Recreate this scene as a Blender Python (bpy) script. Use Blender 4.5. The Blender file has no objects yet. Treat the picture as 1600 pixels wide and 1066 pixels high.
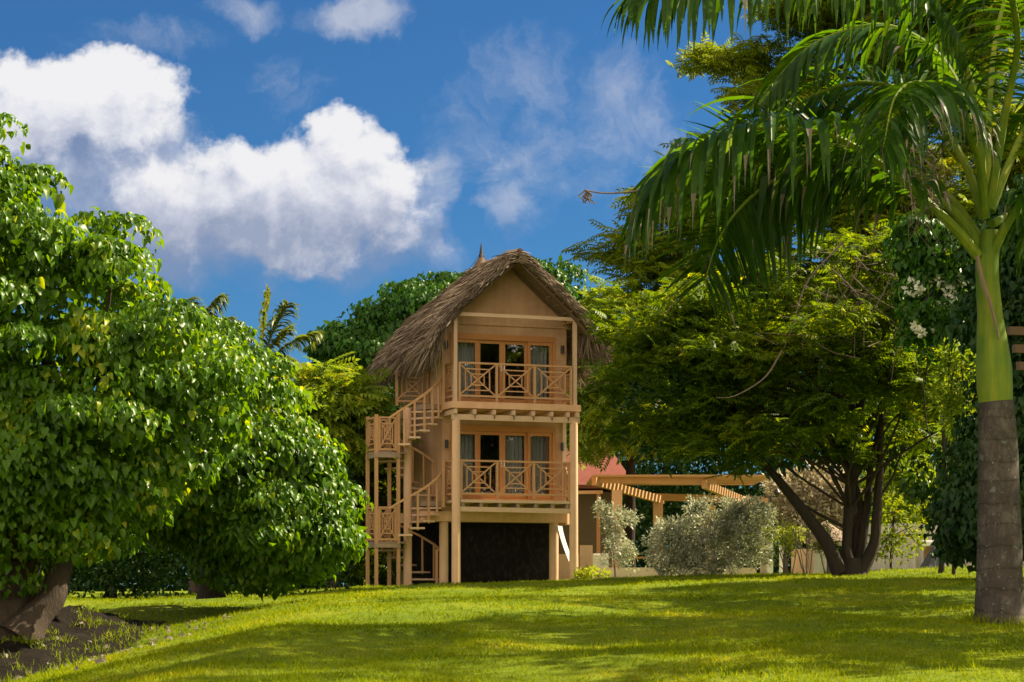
import bpy, math, random
import numpy as np
from mathutils import Vector

# ------------------------------------------------------------------ camera, sky, sun, exposure
scene = bpy.context.scene
COL = scene.collection
F = 3200.0                 # focal length in photograph pixels
HOR = 920.0                # eye level in photograph pixels
rad = math.radians

cam_d = bpy.data.cameras.new("camera"); cam = bpy.data.objects.new("camera", cam_d); COL.objects.link(cam)
cam.location = (0, 0, 0); cam.rotation_euler = (rad(90), 0, 0)
cam_d.sensor_width = 36; cam_d.lens = 36 * F / 1600
cam_d.shift_y = (HOR - 533) / 1600; cam_d.clip_start = 0.1; cam_d.clip_end = 6000
scene.camera = cam
scene.view_settings.view_transform = 'Standard'; scene.view_settings.look = 'None'
scene.view_settings.gamma = 1; scene.view_settings.exposure = 1.6
scene.cycles.max_bounces = 8; scene.cycles.diffuse_bounces = 4; scene.cycles.transparent_max_bounces = 12
scene.cycles.transmission_bounces = 4; scene.cycles.glossy_bounces = 3
scene.cycles.sample_clamp_indirect = 4

SUN_AZ, SUN_EL = 20.0, 43.0    # azimuth from +X towards +Y (behind the house), elevation
sdir = Vector((math.cos(rad(SUN_EL)) * math.cos(rad(SUN_AZ)), math.cos(rad(SUN_EL)) * math.sin(rad(SUN_AZ)), math.sin(rad(SUN_EL))))
sun_d = bpy.data.lights.new("sun", 'SUN'); sun = bpy.data.objects.new("sun", sun_d); COL.objects.link(sun)
sun_d.energy = 5.0; sun_d.angle = rad(0.5); sun_d.color = (1.0, 0.85, 0.60)
sun.rotation_euler = (-sdir).to_track_quat('-Z', 'Y').to_euler(); sun.location = (30, 20, 40)

world = bpy.data.worlds.new("World"); scene.world = world; world.use_nodes = True
wt = world.node_tree; wt.nodes.clear()

class NT:
    """small helper to write node trees as expressions"""
    def __init__(s, t): s.t = t
    def n(s, kind, **kw):
        x = s.t.nodes.new(kind)
        for k, v in kw.items(): setattr(x, k, v)
        return x
    def put(s, sock, v):
        if hasattr(v, 'is_output'): s.t.links.new(v, sock)
        else: sock.default_value = v
    def m(s, op, a, b=0.0, c=0.0, clamp=False):
        x = s.n('ShaderNodeMath', operation=op, use_clamp=clamp)
        s.put(x.inputs[0], a); s.put(x.inputs[1], b)
        if op in ('MULTIPLY_ADD', 'SMOOTH_MAX'): s.put(x.inputs[2], c)
        return x.outputs[0]
    def noise(s, vec, scale, detail=4, rough=.5, dist=0.0, color=False):
        x = s.n('ShaderNodeTexNoise'); s.put(x.inputs['Vector'], vec); x.inputs['Scale'].default_value = scale
        x.inputs['Detail'].default_value = detail; x.inputs['Roughness'].default_value = rough; x.inputs['Distortion'].default_value = dist
        return x.outputs['Color' if color else 'Fac']
    def ss(s, v, lo, hi, a=0.0, b=1.0):
        x = s.n('ShaderNodeMapRange', interpolation_type='SMOOTHSTEP')
        s.put(x.inputs[0], v); s.put(x.inputs[1], lo); s.put(x.inputs[2], hi); s.put(x.inputs[3], a); s.put(x.inputs[4], b)
        return x.outputs[0]
    def mix(s, f, a, b, blend='MIX'):
        x = s.n('ShaderNodeMix', data_type='RGBA', blend_type=blend)
        s.put(x.inputs[0], f); s.put(x.inputs[6], a); s.put(x.inputs[7], b)
        return x.outputs[2]
    def ramp(s, f, stops):
        x = s.n('ShaderNodeValToRGB'); s.put(x.inputs[0], f); e = x.color_ramp.elements
        while len(e) < len(stops): e.new(0.5)
        for i, (p, c) in enumerate(stops): e[i].position = p; e[i].color = (*c, 1)
        return x.outputs[0]

def cloud_group():
    g = bpy.data.node_groups.new("cloud_field", 'ShaderNodeTree')
    g.interface.new_socket("uv", in_out='INPUT', socket_type='NodeSocketVector')
    g.interface.new_socket("thick", in_out='OUTPUT', socket_type='NodeSocketFloat')
    g.interface.new_socket("thin", in_out='OUTPUT', socket_type='NodeSocketFloat')
    N = NT(g); gi = N.n('NodeGroupInput'); go = N.n('NodeGroupOutput')
    uv = gi.outputs[0]
    w1 = N.noise(uv, 14, 5, .55, 0, True)
    ws = N.n('ShaderNodeVectorMath', operation='SUBTRACT'); N.put(ws.inputs[0], w1); ws.inputs[1].default_value = (.5, .5, .5)
    wm = N.n('ShaderNodeVectorMath', operation='SCALE'); N.put(wm.inputs[0], ws.outputs[0]); wm.inputs[3].default_value = .05
    w2 = N.noise(uv, 70, 5, .6, 0, True); w2s = N.n('ShaderNodeVectorMath', operation='SUBTRACT'); N.put(w2s.inputs[0], w2); w2s.inputs[1].default_value = (.5, .5, .5)
    w2m = N.n('ShaderNodeVectorMath', operation='SCALE'); N.put(w2m.inputs[0], w2s.outputs[0]); w2m.inputs[3].default_value = .018
    wb = N.n('ShaderNodeVectorMath', operation='ADD'); N.put(wb.inputs[0], wm.outputs[0]); N.put(wb.inputs[1], w2m.outputs[0])
    wa = N.n('ShaderNodeVectorMath', operation='ADD'); N.put(wa.inputs[0], uv); N.put(wa.inputs[1], wb.outputs[0])
    sp = N.n('ShaderNodeSeparateXYZ'); N.put(sp.inputs[0], wa.outputs[0]); u, v = sp.outputs[0], sp.outputs[1]
    def blobs(lst):
        acc = None
        for cx, cy, rx, ry, a in lst:
            du = N.m('MULTIPLY_ADD', u, F / rx, -(cx - 800) / rx); dv = N.m('MULTIPLY_ADD', v, F / ry, -(HOR - cy) / ry)
            q = N.m('MULTIPLY_ADD', dv, dv, N.m('MULTIPLY', du, du))
            d = N.m('MULTIPLY_ADD', q, -a, a)
            acc = d if acc is None else N.m('SMOOTH_MAX', acc, d, .25)
        return acc
    fb = N.m('SUBTRACT', N.noise(uv, 26, 9, .58, .2), .5)
    thick = blobs([(455, 300, 205, 110, 1.0), (545, 235, 85, 70, 1.0), (592, 290, 85, 90, 1.0), (340, 230, 70, 60, .8), (300, 300, 150, 90, .7),
                   (110, 165, 185, 85, 1.0), (40, 200, 130, 80, 1.0), (190, 140, 90, 55, .9), (430, 370, 150, 60, .7), (630, 350, 55, 55, .45)])
    fb2 = N.m('SUBTRACT', N.noise(wa.outputs[0], 75, 6, .65), .5)
    thick = N.m('MULTIPLY_ADD', fb, 2.3, thick); thick = N.m('MULTIPLY_ADD', fb2, .55, thick)
    thin = blobs([(330, 340, 330, 120, 1.0), (150, 230, 220, 130, .95), (270, 250, 120, 80, .8), (590, 370, 130, 70, .7), (560, 10, 100, 55, .75), (400, 8, 75, 40, .55), (840, 230, 160, 120, .35), (795, 320, 60, 75, .55),
                  (960, 190, 130, 140, .4), (680, 280, 55, 80, .65), (250, 60, 160, 40, .2), (700, 420, 130, 50, .25), (430, 430, 60, 60, .35), (820, 130, 200, 70, .2), (470, 120, 80, 60, .2), (640, 380, 90, 60, .5)])
    thin = N.m('MULTIPLY_ADD', N.m('SUBTRACT', N.noise(wa.outputs[0], 18, 8, .6, .6), .5), 1.7, thin)
    N.put(go.inputs[0], thick); N.put(go.inputs[1], thin)
    return g

N = NT(wt)
sky = N.n('ShaderNodeTexSky', sky_type='NISHITA', sun_disc=False)
sky.sun_elevation = rad(SUN_EL); sky.sun_rotation = rad(90 - SUN_AZ); sky.air_density = 1.0; sky.dust_density = .15; sky.ozone_density = 4.0
tc = N.n('ShaderNodeTexCoord')
sx = N.n('ShaderNodeSeparateXYZ'); N.put(sx.inputs[0], tc.outputs['Generated'])
ydir = N.m('MAXIMUM', sx.outputs[1], 0.02)
uvn = N.n('ShaderNodeCombineXYZ'); N.put(uvn.inputs[0], N.m('DIVIDE', sx.outputs[0], ydir)); N.put(uvn.inputs[1], N.m('DIVIDE', sx.outputs[2], ydir))
front = N.ss(sx.outputs[1], .3, .6)
CG = cloud_group()
def field(vec):
    x = N.n('ShaderNodeGroup'); x.node_tree = CG; N.put(x.inputs[0], vec); return x.outputs[0], x.outputs[1]
off = N.n('ShaderNodeVectorMath', operation='ADD'); N.put(off.inputs[0], uvn.outputs[0]); off.inputs[1].default_value = (.006, .012, 0)
thick, thin = field(uvn.outputs[0]); thick2, _ = field(off.outputs[0])
lit = N.m('MULTIPLY_ADD', N.m('SUBTRACT', thick, thick2), .75, .60)  # sunlit and shaded cloud sides are put into the cloud colour
vv = N.n('ShaderNodeSeparateXYZ'); N.put(vv.inputs[0], uvn.outputs[0])
lit = N.m('ADD', lit, N.ss(vv.outputs[1], .16, .225, -.4, .22))
lit = N.m('ADD', lit, N.m('MULTIPLY', N.m('SUBTRACT', N.noise(uvn.outputs[0], 40, 7, .6), .5), .3), 0, True)
ccol = N.ramp(lit, [(0, (.36, .42, .57)), (.4, (.58, .62, .74)), (.75, (.84, .85, .91)), (1, (.97, .965, .975))])
dens = N.m('MULTIPLY', N.ss(thick, -.12, .50), front)
dthin = N.m('MULTIPLY', N.m('MULTIPLY', N.ss(thin, .0, 1.0), .70), front)
rest = N.noise(tc.outputs['Generated'], 3.2, 6, .6)          # broken bright cloud added out of view as fill light, strongest behind the viewer
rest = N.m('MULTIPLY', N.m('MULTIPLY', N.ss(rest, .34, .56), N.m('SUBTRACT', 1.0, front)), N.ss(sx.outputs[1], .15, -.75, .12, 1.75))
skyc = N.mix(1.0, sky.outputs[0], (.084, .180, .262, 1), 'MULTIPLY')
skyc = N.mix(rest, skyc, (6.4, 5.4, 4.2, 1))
skyc = N.mix(dthin, skyc, N.mix(1.0, ccol, (2.3, 2.3, 2.42, 1), 'MULTIPLY'))
skyc = N.mix(dens, skyc, N.mix(1.0, ccol, (2.72, 2.72, 2.76, 1), 'MULTIPLY'))
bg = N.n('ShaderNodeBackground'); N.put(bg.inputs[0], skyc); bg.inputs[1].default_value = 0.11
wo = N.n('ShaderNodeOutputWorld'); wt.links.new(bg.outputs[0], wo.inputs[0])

# ------------------------------------------------------------------ helpers
rng = np.random.default_rng(7)
random.seed(7)
def at(px, py, D): return np.array(((px - 800) / F * D, D, (HOR - py) / F * D))
def nrm(a): return a / np.maximum(np.linalg.norm(a, axis=-1, keepdims=True), 1e-9)
UP = np.array((0, 0, 1.0))

def mat(name, fn):
    m = bpy.data.materials.new(name); m.use_nodes = True; m.node_tree.nodes.clear()
    N = NT(m.node_tree); out = N.n('ShaderNodeOutputMaterial'); sh = fn(N); m.node_tree.links.new(sh, out.inputs[0]); return m
def princ(N, col, rough=.8, spec=.25, bump=None, bstr=.3, bdist=.02):
    b = N.n('ShaderNodeBsdfPrincipled'); N.put(b.inputs['Base Color'], col if hasattr(col, 'is_output') else (*col, 1)); N.put(b.inputs['Roughness'], rough)
    b.inputs['Specular IOR Level'].default_value = spec
    if bump is not None:
        x = N.n('ShaderNodeBump'); x.inputs['Strength'].default_value = bstr; x.inputs['Distance'].default_value = bdist
        N.put(x.inputs['Height'], bump); N.put(b.inputs['Normal'], x.outputs[0])
    return b.outputs[0]
def obco(N, s=(1, 1, 1)):
    t = N.n('ShaderNodeTexCoord'); mp = N.n('ShaderNodeMapping'); mp.inputs['Scale'].default_value = s
    N.put(mp.inputs[0], t.outputs['Object']); return mp.outputs[0]
def leaf_mat(name, dark, mid, young, trans=.45, gloss=.35, rough=.38, clump=1.2, tcol=(1.25, 1.15, .35)):
    def fn(N):
        g = N.n('ShaderNodeNewGeometry')
        r = g.outputs['Random Per Island']
        nz = N.noise(g.outputs['Position'], clump, 3, .6)
        f = N.m('ADD', N.m('MULTIPLY', r, .55), N.m('MULTIPLY_ADD', nz, 1.3, -.42), 0, True)
        c = N.ramp(f, [(0, dark), (.50, mid), (.74, mid), (.98, young)])  # yellow end paints sunlit highlights onto random leaves, besides young growth
        d = princ(N, c, rough, gloss)
        t = N.n('ShaderNodeBsdfTranslucent'); N.put(t.inputs[0], N.mix(1.0, c, (*tcol, 1), 'MULTIPLY'))
        mx = N.n('ShaderNodeMixShader'); mx.inputs[0].default_value = trans
        N.t.links.new(d, mx.inputs[1]); N.t.links.new(t.outputs[0], mx.inputs[2]); return mx.outputs[0]
    return mat(name, fn)
def stucco(name, a, b, scale=2.0, bs=.25):
    def fn(N):
        p = obco(N); big = N.noise(p, scale, 5, .6); fine = N.noise(p, 60, 3, .6)
        st = N.noise(obco(N, (5, 5, .5)), 1.2, 4, .6)
        c = N.mix(N.ss(N.m('MULTIPLY_ADD', st, .35, N.m('MULTIPLY', big, .65)), .3, .72), (*a, 1), (*b, 1))
        return princ(N, c, .9, .15, N.m('ADD', fine, N.m('MULTIPLY', big, .5)), bs, .01)
    return mat(name, fn)
def wood(name, a, b, sc=(6, 6, 6), rough=.75):
    def fn(N):
        g = N.n('ShaderNodeNewGeometry')
        p = obco(N, sc); n1 = N.noise(p, 3, 6, .65, 1.5); n2 = N.noise(obco(N), 2.2, 3, .5)
        f = N.m('ADD', N.m('MULTIPLY', n1, .7), N.m('MULTIPLY', n2, .35)); f = N.m('ADD', f, N.m('MULTIPLY_ADD', g.outputs['Random Per Island'], .5, -.3), 0, True)
        return princ(N, N.mix(f, (*a, 1), (*b, 1)), rough, .25, n1, .25, .01)
    return mat(name, fn)

M = {}
M['wall'] = stucco('tan_stucco', (.40, .238, .132), (.53, .335, .20))
M['post'] = stucco('painted_post', (.53, .335, .205), (.64, .42, .275), 1.5)
M['slab'] = stucco('tan_slab', (.52, .305, .17), (.64, .40, .235), 3)
M['cream'] = stucco('cream_render', (.55, .43, .30), (.68, .56, .42), 2)
M['wood'] = wood('honey_wood', (.31, .16, .066), (.56, .335, .165))
M['rail'] = wood('rail_wood', (.31, .16, .07), (.55, .325, .165))
M['pale'] = wood('pale_weathered_wood', (.37, .245, .15), (.64, .45, .305))
M['door'] = wood('orange_door_wood', (.34, .14, .042), (.52, .25, .085), (8, 8, 2), .5)
M['grey'] = wood('grey_weathered_wood', (.16, .12, .085), (.36, .27, .18))
M['dark_wood'] = wood('dark_stained_wood', (.07, .045, .03), (.16, .10, .06))
M['black'] = mat('black_metal', lambda N: princ(N, (.015, .015, .016), .45, .5))
M['white'] = mat('white_paint', lambda N: princ(N, N.mix(N.noise(obco(N), 6, 4, .6), (.74, .72, .68, 1), (.84, .82, .79, 1)), .6, .3))
M['board'] = mat('bleached_board', lambda N: princ(N, N.mix(N.noise(obco(N, (3, 3, 1)), 5, 5, .65), (.36, .33, .29, 1), (.58, .55, .50, 1)), .8, .15))
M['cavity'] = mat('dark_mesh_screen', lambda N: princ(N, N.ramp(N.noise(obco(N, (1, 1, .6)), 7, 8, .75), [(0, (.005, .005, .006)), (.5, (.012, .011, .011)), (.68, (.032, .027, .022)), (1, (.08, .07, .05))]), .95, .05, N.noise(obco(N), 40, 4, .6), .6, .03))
M['curtain'] = mat('linen_curtain', lambda N: princ(N, N.mix(N.noise(obco(N, (30, 30, .6)), 2, 2, .5), (.64, .58, .49, 1), (.86, .81, .72, 1)), .9, .1))
M['room'] = mat('dim_room', lambda N: princ(N, (.10, .08, .06), .9, .1))
def glass(N):
    f = N.n('ShaderNodeLayerWeight'); f.inputs[0].default_value = .2
    t = N.n('ShaderNodeBsdfTransparent'); t.inputs[0].default_value = (.80, .84, .86, 1)
    g = N.n('ShaderNodeBsdfGlossy'); g.inputs['Roughness'].default_value = .015; g.inputs[0].default_value = (.9, .93, 1, 1)
    mx = N.n('ShaderNodeMixShader'); N.put(mx.inputs[0], N.m('MULTIPLY_ADD', f.outputs['Fresnel'], 1.0, .13, True))
    N.t.links.new(t.outputs[0], mx.inputs[1]); N.t.links.new(g.outputs[0], mx.inputs[2]); return mx.outputs[0]
M['glass'] = mat('window_glass', glass)
def straw(N):
    g = N.n('ShaderNodeNewGeometry'); r = g.outputs['Random Per Island']
    nz = N.noise(g.outputs['Position'], 1.6, 4, .6)
    f = N.m('ADD', N.m('MULTIPLY', r, .7), N.m('MULTIPLY_ADD', nz, .9, -.35), 0, True)
    return princ(N, N.ramp(f, [(0, (.06, .042, .03)), (.4, (.150, .110, .078)), (.8, (.28, .22, .155)), (1, (.48, .40, .29))]), .9, .15)
M['straw'] = mat('thatch_straw', straw)
M['thatch'] = mat('thatch_body', lambda N: princ(N, N.ramp(N.noise(obco(N, (9, 9, 2)), 4, 6, .7), [(0, (.07, .048, .032)), (.5, (.20, .14, .09)), (1, (.34, .25, .16))]), .95, .1, N.noise(obco(N, (9, 9, 2)), 8, 5, .7), .8, .05))
def bark(name, a, b):
    return mat(name, lambda N: princ(N, N.mix(N.noise(obco(N, (7, 7, 1.6)), 2.2, 6, .68), (*a, 1), (*b, 1)), .9, .15, N.noise(obco(N, (7, 7, 1.6)), 5, 6, .7), .8, .04))
M['bark'] = bark('grey_bark', (.028, .021, .016), (.105, .080, .060))
M['bark_dark'] = bark('dark_bark', (.014, .011, .009), (.058, .045, .035))
M['twig'] = bark('dry_twig', (.09, .065, .05), (.24, .19, .15))
M['red_tile'] = mat('red_roof_tile', lambda N: princ(N, N.mix(N.noise(obco(N), 5, 5, .6), (.15, .040, .028, 1), (.26, .085, .06, 1)), .8, .2))
M['concrete'] = mat('stained_concrete', lambda N: princ(N, N.mix(N.m('MULTIPLY_ADD', N.noise(obco(N, (3, 3, .7)), 2.5, 6, .7), 1.4, -.2, True), (.22, .21, .19, 1), (.62, .58, .52, 1)), .9, .15, N.noise(obco(N), 20, 4, .6), .3, .01))
M['tarp'] = mat('dark_grey_tarp', lambda N: princ(N, N.mix(N.noise(obco(N), 4, 3, .5), (.035, .04, .05, 1), (.10, .11, .13, 1)), .5, .4))

L = {}
L['heart'] = leaf_mat('broad_green_leaf', (.012, .044, .003), (.074, .172, .005), (.32, .37, .015), .50, .25, .36, 1.4, (2.2, 1.65, .2))
L['dome'] = leaf_mat('deep_green_leaf', (.014, .050, .006), (.036, .105, .009), (.10, .18, .015), .32, .16, .38, .6)
L['dark'] = leaf_mat('dark_pinnate_leaf', (.016, .048, .006), (.085, .150, .008), (.40, .40, .02), .54, .2, .42, .9, (2.1, 1.7, .25))
L['yellow'] = leaf_mat('yellow_green_leaf', (.07, .16, .012), (.20, .29, .018), (.48, .44, .03), .5, .3, .45, .8, (1.3, 1.15, .35))
L['tall'] = leaf_mat('olive_green_leaf', (.05, .11, .008), (.17, .235, .012), (.50, .46, .025), .52, .18, .45, .7, (1.4, 1.2, .35))
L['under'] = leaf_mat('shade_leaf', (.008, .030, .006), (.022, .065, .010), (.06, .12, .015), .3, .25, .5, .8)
L['silver'] = leaf_mat('silver_leaf', (.20, .22, .15), (.38, .40, .29), (.60, .60, .48), .3, .3, .5, 1.2, (1.1, 1.05, .7))
L['palm'] = leaf_mat('palm_leaflet', (.012, .040, .008), (.036, .092, .010), (.09, .15, .015), .52, .22, .4, .6, (2.6, 2.2, .25))
L['coco'] = leaf_mat('coconut_leaflet', (.06, .10, .02), (.15, .19, .04), (.45, .36, .10), .4, .4, .4, .5)
L['lime'] = leaf_mat('lime_leaf', (.20, .30, .02), (.40, .46, .03), (.62, .55, .05), .45, .3, .5, 2, (1.1, 1.05, .5))
L['flower'] = leaf_mat('white_bract', (.60, .60, .46), (.78, .78, .66), (.85, .84, .74), .35, .1, .7, 2, (1, 1, .9))
L['dry'] = leaf_mat('dry_leaf', (.085, .068, .05), (.19, .16, .125), (.34, .29, .23), .25, .2, .7, 2, (1, 1, .9))
L['pinkish'] = leaf_mat('dusty_leaf', (.17, .15, .09), (.38, .33, .24), (.60, .52, .42), .3, .2, .6, 1.2, (1.1, 1, .7))
L['grass'] = leaf_mat('grass_blade', (.045, .100, .003), (.175, .235, .004), (.45, .40, .015), .45, .06, .55, .55, (1.6, 1.35, .3))

def empty(name, loc, rz=0.0):
    o = bpy.data.objects.new(name, None); COL.objects.link(o); o.location = tuple(loc); o.rotation_euler = (0, 0, rz); o.empty_display_size = .3; return o
def tag(o, label=None, cat=None, group=None, kind=None):
    if label: o['label'] = label
    if cat: o['category'] = cat
    if group: o['group'] = group
    if kind: o['kind'] = kind
    return o
def thing(name, label, cat, loc, group=None, rz=0.0): return tag(empty(name, loc, rz), label, cat, group)
def link(name, me, material, parent=None, offset=None):
    o = bpy.data.objects.new(name, me); COL.objects.link(o)
    if material is not None: me.materials.append(material)
    if parent is not None: o.parent = parent
    return o
def mesh_np(name, V, Fc, smooth=False):
    V = np.asarray(V, np.float32).reshape(-1, 3); Fc = np.asarray(Fc, np.int32); k = Fc.shape[1]; n = len(Fc)
    me = bpy.data.meshes.new(name); me.vertices.add(len(V)); me.vertices.foreach_set('co', V.ravel())
    me.loops.add(n * k); me.loops.foreach_set('vertex_index', Fc.ravel())
    me.polygons.add(n); me.polygons.foreach_set('loop_start', np.arange(0, n * k, k, dtype=np.int32))
    if smooth: me.polygons.foreach_set('use_smooth', np.ones(n, bool))
    me.update(calc_edges=True); me.validate(); return me

class MB:
    """collects boxes, bars, tubes and sheets, then links them as one mesh object"""
    def __init__(s): s.v = []; s.f = []; s.sm = False
    def add(s, V, Fc):
        b = len(s.v); s.v += [tuple(map(float, p)) for p in V]; s.f += [tuple(b + i for i in f) for f in Fc]; return s
    def box(s, lo, hi):
        x0, y0, z0 = lo; x1, y1, z1 = hi
        return s.add([(x0, y0, z0), (x1, y0, z0), (x1, y1, z0), (x0, y1, z0), (x0, y0, z1), (x1, y0, z1), (x1, y1, z1), (x0, y1, z1)],
              [(0, 3, 2, 1), (4, 5, 6, 7), (0, 1, 5, 4), (1, 2, 6, 5), (2, 3, 7, 6), (3, 0, 4, 7)])
    def bar(s, p, q, w, h, up=(0, 0, 1)):
        p = np.array(p, float); q = np.array(q, float); d = nrm(q - p); u = np.array(up, float)
        if abs(d @ u) > .98: u = np.array((0, 1.0, 0))
        a = nrm(np.cross(d, u)) * w / 2; c = nrm(np.cross(a, d)) * h / 2
        return s.add([p - a - c, p + a - c, p + a + c, p - a + c, q - a - c, q + a - c, q + a + c, q - a + c],
              [(0, 1, 2, 3), (7, 6, 5, 4), (0, 4, 5, 1), (1, 5, 6, 2), (2, 6, 7, 3), (3, 7, 4, 0)])
    def tube(s, pts, rads, n=10, cap=True, wob=0.0):
        pts = np.array(pts, float); m = len(pts); rads = np.broadcast_to(np.array(rads, float), (m,)); V = []
        t = nrm(np.gradient(pts, axis=0)); ref = np.array((1.0, 0, 0)) if abs(t[0][0]) < .8 else np.array((0, 1.0, 0))
        for i in range(m):
            a = nrm(np.cross(t[i], ref)); b = np.cross(a, t[i]); ref = -np.cross(a, t[i]) if False else ref
            for k in range(n):
                an = 2 * math.pi * k / n; r = rads[i] * (1 + wob * random.uniform(-1, 1)); V.append(pts[i] + r * (math.cos(an) * a + math.sin(an) * b))
        Fc = [(i * n + k, i * n + (k + 1) % n, (i + 1) * n + (k + 1) % n, (i + 1) * n + k) for i in range(m - 1) for k in range(n)]
        if cap: Fc += [tuple(range(n))[::-1], tuple((m - 1) * n + k for k in range(n))]
        s.sm = True; return s.add(V, Fc)
    def grid(s, P):
        P = np.asarray(P); a, b = P.shape[:2]
        return s.add(P.reshape(-1, 3), [(i * b + j, i * b + j + 1, (i + 1) * b + j + 1, (i + 1) * b + j) for i in range(a - 1) for j in range(b - 1)])
    def build(s, name, material, parent=None, smooth=None, off=None):
        me = bpy.data.meshes.new(name); v = s.v if off is None else [(x - off[0], y - off[1], z - off[2]) for x, y, z in s.v]
        me.from_pydata(v, [], s.f); me.update()
        if (s.sm if smooth is None else smooth): me.polygons.foreach_set('use_smooth', np.ones(len(me.polygons), bool)); me.set_sharp_from_angle(angle=rad(40))
        return link(name, me, material, parent)

# ------------------------------------------------------------------ ground
_by = np.array([-60, 0, 8, 12, 14, 17, 20.6, 26, 34, 45, 55, 80, 200, 3000]); _bz = np.array([-3.0, -1.6, -1.06, -.76, -.62, -.46, -.32, -.17, -.06, .04, .10, .12, .3, .3])
_cx = np.array([-60, -12, -7, -4, -1.7, 3.4, 6.9, 12, 60]); _cz = np.array([-.5, -.32, -.29, -.08, 0, .15, .24, .38, .6])
def sstep(x, a, b): t = np.clip((x - a) / (b - a), 0, 1); return t * t * (3 - 2 * t)
def ground(X, Y):
    X = np.asarray(X, float); Y = np.asarray(Y, float)
    z = np.interp(Y, _by, _bz) + np.interp(X * 55 / np.maximum(Y, 20), _cx, _cz) * sstep(Y, 15, 50)
    side = np.clip((-2.2 - X) / 3.2, 0, 1.6)
    z = z - .50 * side ** 1.3 * sstep(Y, 10, 17) * (1 - sstep(Y, 22, 34)) - .25 * side * sstep(Y, 6, 12) * (1 - sstep(Y, 18, 30))
    z = z + .018 * np.sin(X * 1.9 + Y * .7) * np.sin(Y * .9 + 1.3) + .012 * np.sin(X * 4.1 - Y * 1.7) + .05 * np.sin(X * .6 + 2) * np.sin(Y * .33) + .035 * np.sin(X * .9 + .8 * np.sin(Y * .5)) * np.sin(Y * 1.3)
    return z
ys = np.concatenate([np.linspace(-60, 8, 18), np.linspace(8.6, 70, 260), np.geomspace(72, 3000, 40)])
us = np.linspace(-1, 1, 161); xs = np.sign(us) * (np.abs(us) * 18 + np.abs(us) ** 8 * 2500)
GX, GY = np.meshgrid(xs, ys); GP = np.stack([GX, GY, ground(GX, GY)], -1)
def lawn_mat(N):
    g = N.n('ShaderNodeNewGeometry'); p = g.outputs['Position']
    f = N.m('ADD', N.m('MULTIPLY', N.noise(p, .55, 4, .6), .7), N.m('MULTIPLY', N.noise(p, 9, 5, .7), .45))
    return princ(N, N.ramp(f, [(.25, (.035, .06, .004)), (.55, (.10, .145, .004)), (.85, (.19, .19, .012))]), .95, .1, N.noise(p, 30, 4, .7), .6, .03)
M['lawn'] = mat('lawn_soil', lawn_mat)
gb = MB(); gb.grid(GP); lawn = gb.build('lawn', M['lawn'], smooth=True); lawn['kind'] = 'structure'
# ------------------------------------------------------------------ the thatched house
HA = rad(20); HX, HY = -1.535, 55.2
def hw(x, y): return HX + x * math.cos(HA) - y * math.sin(HA), HY + x * math.sin(HA) + y * math.cos(HA)
def hg(x, y): return float(ground(*hw(x, y)))
house = thing('thatched_house', 'tall narrow tan house with shaggy thatched roof and two lattice balconies', 'house', (HX, HY, 0), rz=HA)
U, LO, PW = 5.05, 2.41, 3.47          # upper and lower floor level, post spacing
WX0, WX1, WY, WL = -.07, 3.58, .9, 4.05  # room
R_ = random.Random(3)
def part(mb, name, m, parent=house, **k): return mb.build(name, M[m] if isinstance(m, str) else m, parent, **k)

# room walls with the door openings in the front
DX0, DX1 = .16, 3.23
w = MB()
t = .12
w.box((WX0, WY + t, 1.95), (WX0 + t, WY + WL, 7.5)); w.box((WX1 - t, WY + t, 1.95), (WX1, WY + WL, 7.5)); w.box((WX0 + t, WY + WL - t, 1.95), (WX1 - t, WY + WL, 7.5))
w.box((WX0, WY, 2.12), (DX0, WY + t, 7.32)); w.box((DX1, WY, 2.12), (WX1, WY + t, 7.32))
for a, b in ((2.12, 2.44), (4.50, 5.08), (7.02, 7.32)): w.box((DX0, WY, a), (DX1, WY + t, b))
part(w, 'wall', 'wall')
g = MB(); ax = 1.755
g.add([(WX0 - .25, WY - .04, 7.26), (WX1 + .25, WY - .04, 7.26), (ax, WY - .04, 8.98), (WX0 - .25, WY + .1, 7.26), (WX1 + .25, WY + .1, 7.26), (ax, WY + .1, 8.98)],
      [(0, 1, 2), (5, 4, 3), (0, 3, 4, 1), (1, 4, 5, 2), (2, 5, 3, 0)])
part(g, 'gable_wall', 'wall')
for nm_, a, b in (('inner_floor', 4.72, 4.80), ('inner_floor', 2.2, 2.26), ('inner_ceiling', 7.40, 7.46)):
    r = MB(); r.box((WX0 + t, WY + t + .002, a), (WX1 - t, WY + WL - t, b)); part(r, nm_, 'room')
# base slab, its rounded right-hand end and the ground-floor pillars
s = MB(); s.box((WX0 - .62, WY - .10, 1.84), (WX1 - .02, WY + WL + .05, 2.118))
n = 8; V = []
for z in (1.80, 2.10):
    for i in range(n + 1):
        a = math.pi / 2 * i / n; V.append((WX1 - .018 + .30 * math.sin(a), WY - .06 + .65 * (1 - math.cos(a)), z))
    V.append((WX1 - .018, WY + .6, z))
m_ = n + 2
s.add(V, [tuple(range(m_))[::-1], tuple(range(m_, 2 * m_))] + [(i, (i + 1) % m_, m_ + (i + 1) % m_, m_ + i) for i in range(m_)])
part(s, 'base_slab', 'slab', smooth=False)
for x, y, rr in ((.0, WY + .08, .125), (WX1 - .36, WY + .05, .13), (.05, WY + WL - .2, .13), (WX1 - .3, WY + WL - .2, .13)):
    p = MB(); p.tube([(x, y, hg(x, y) - .2), (x, y, 1.0), (x, y, 1.838)], [rr, rr, rr], 20); part(p, 'pillar', 'post')
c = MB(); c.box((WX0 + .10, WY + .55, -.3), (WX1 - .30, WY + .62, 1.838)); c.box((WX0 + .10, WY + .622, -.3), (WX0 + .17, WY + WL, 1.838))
part(c, 'dark_screen', 'cavity')

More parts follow.
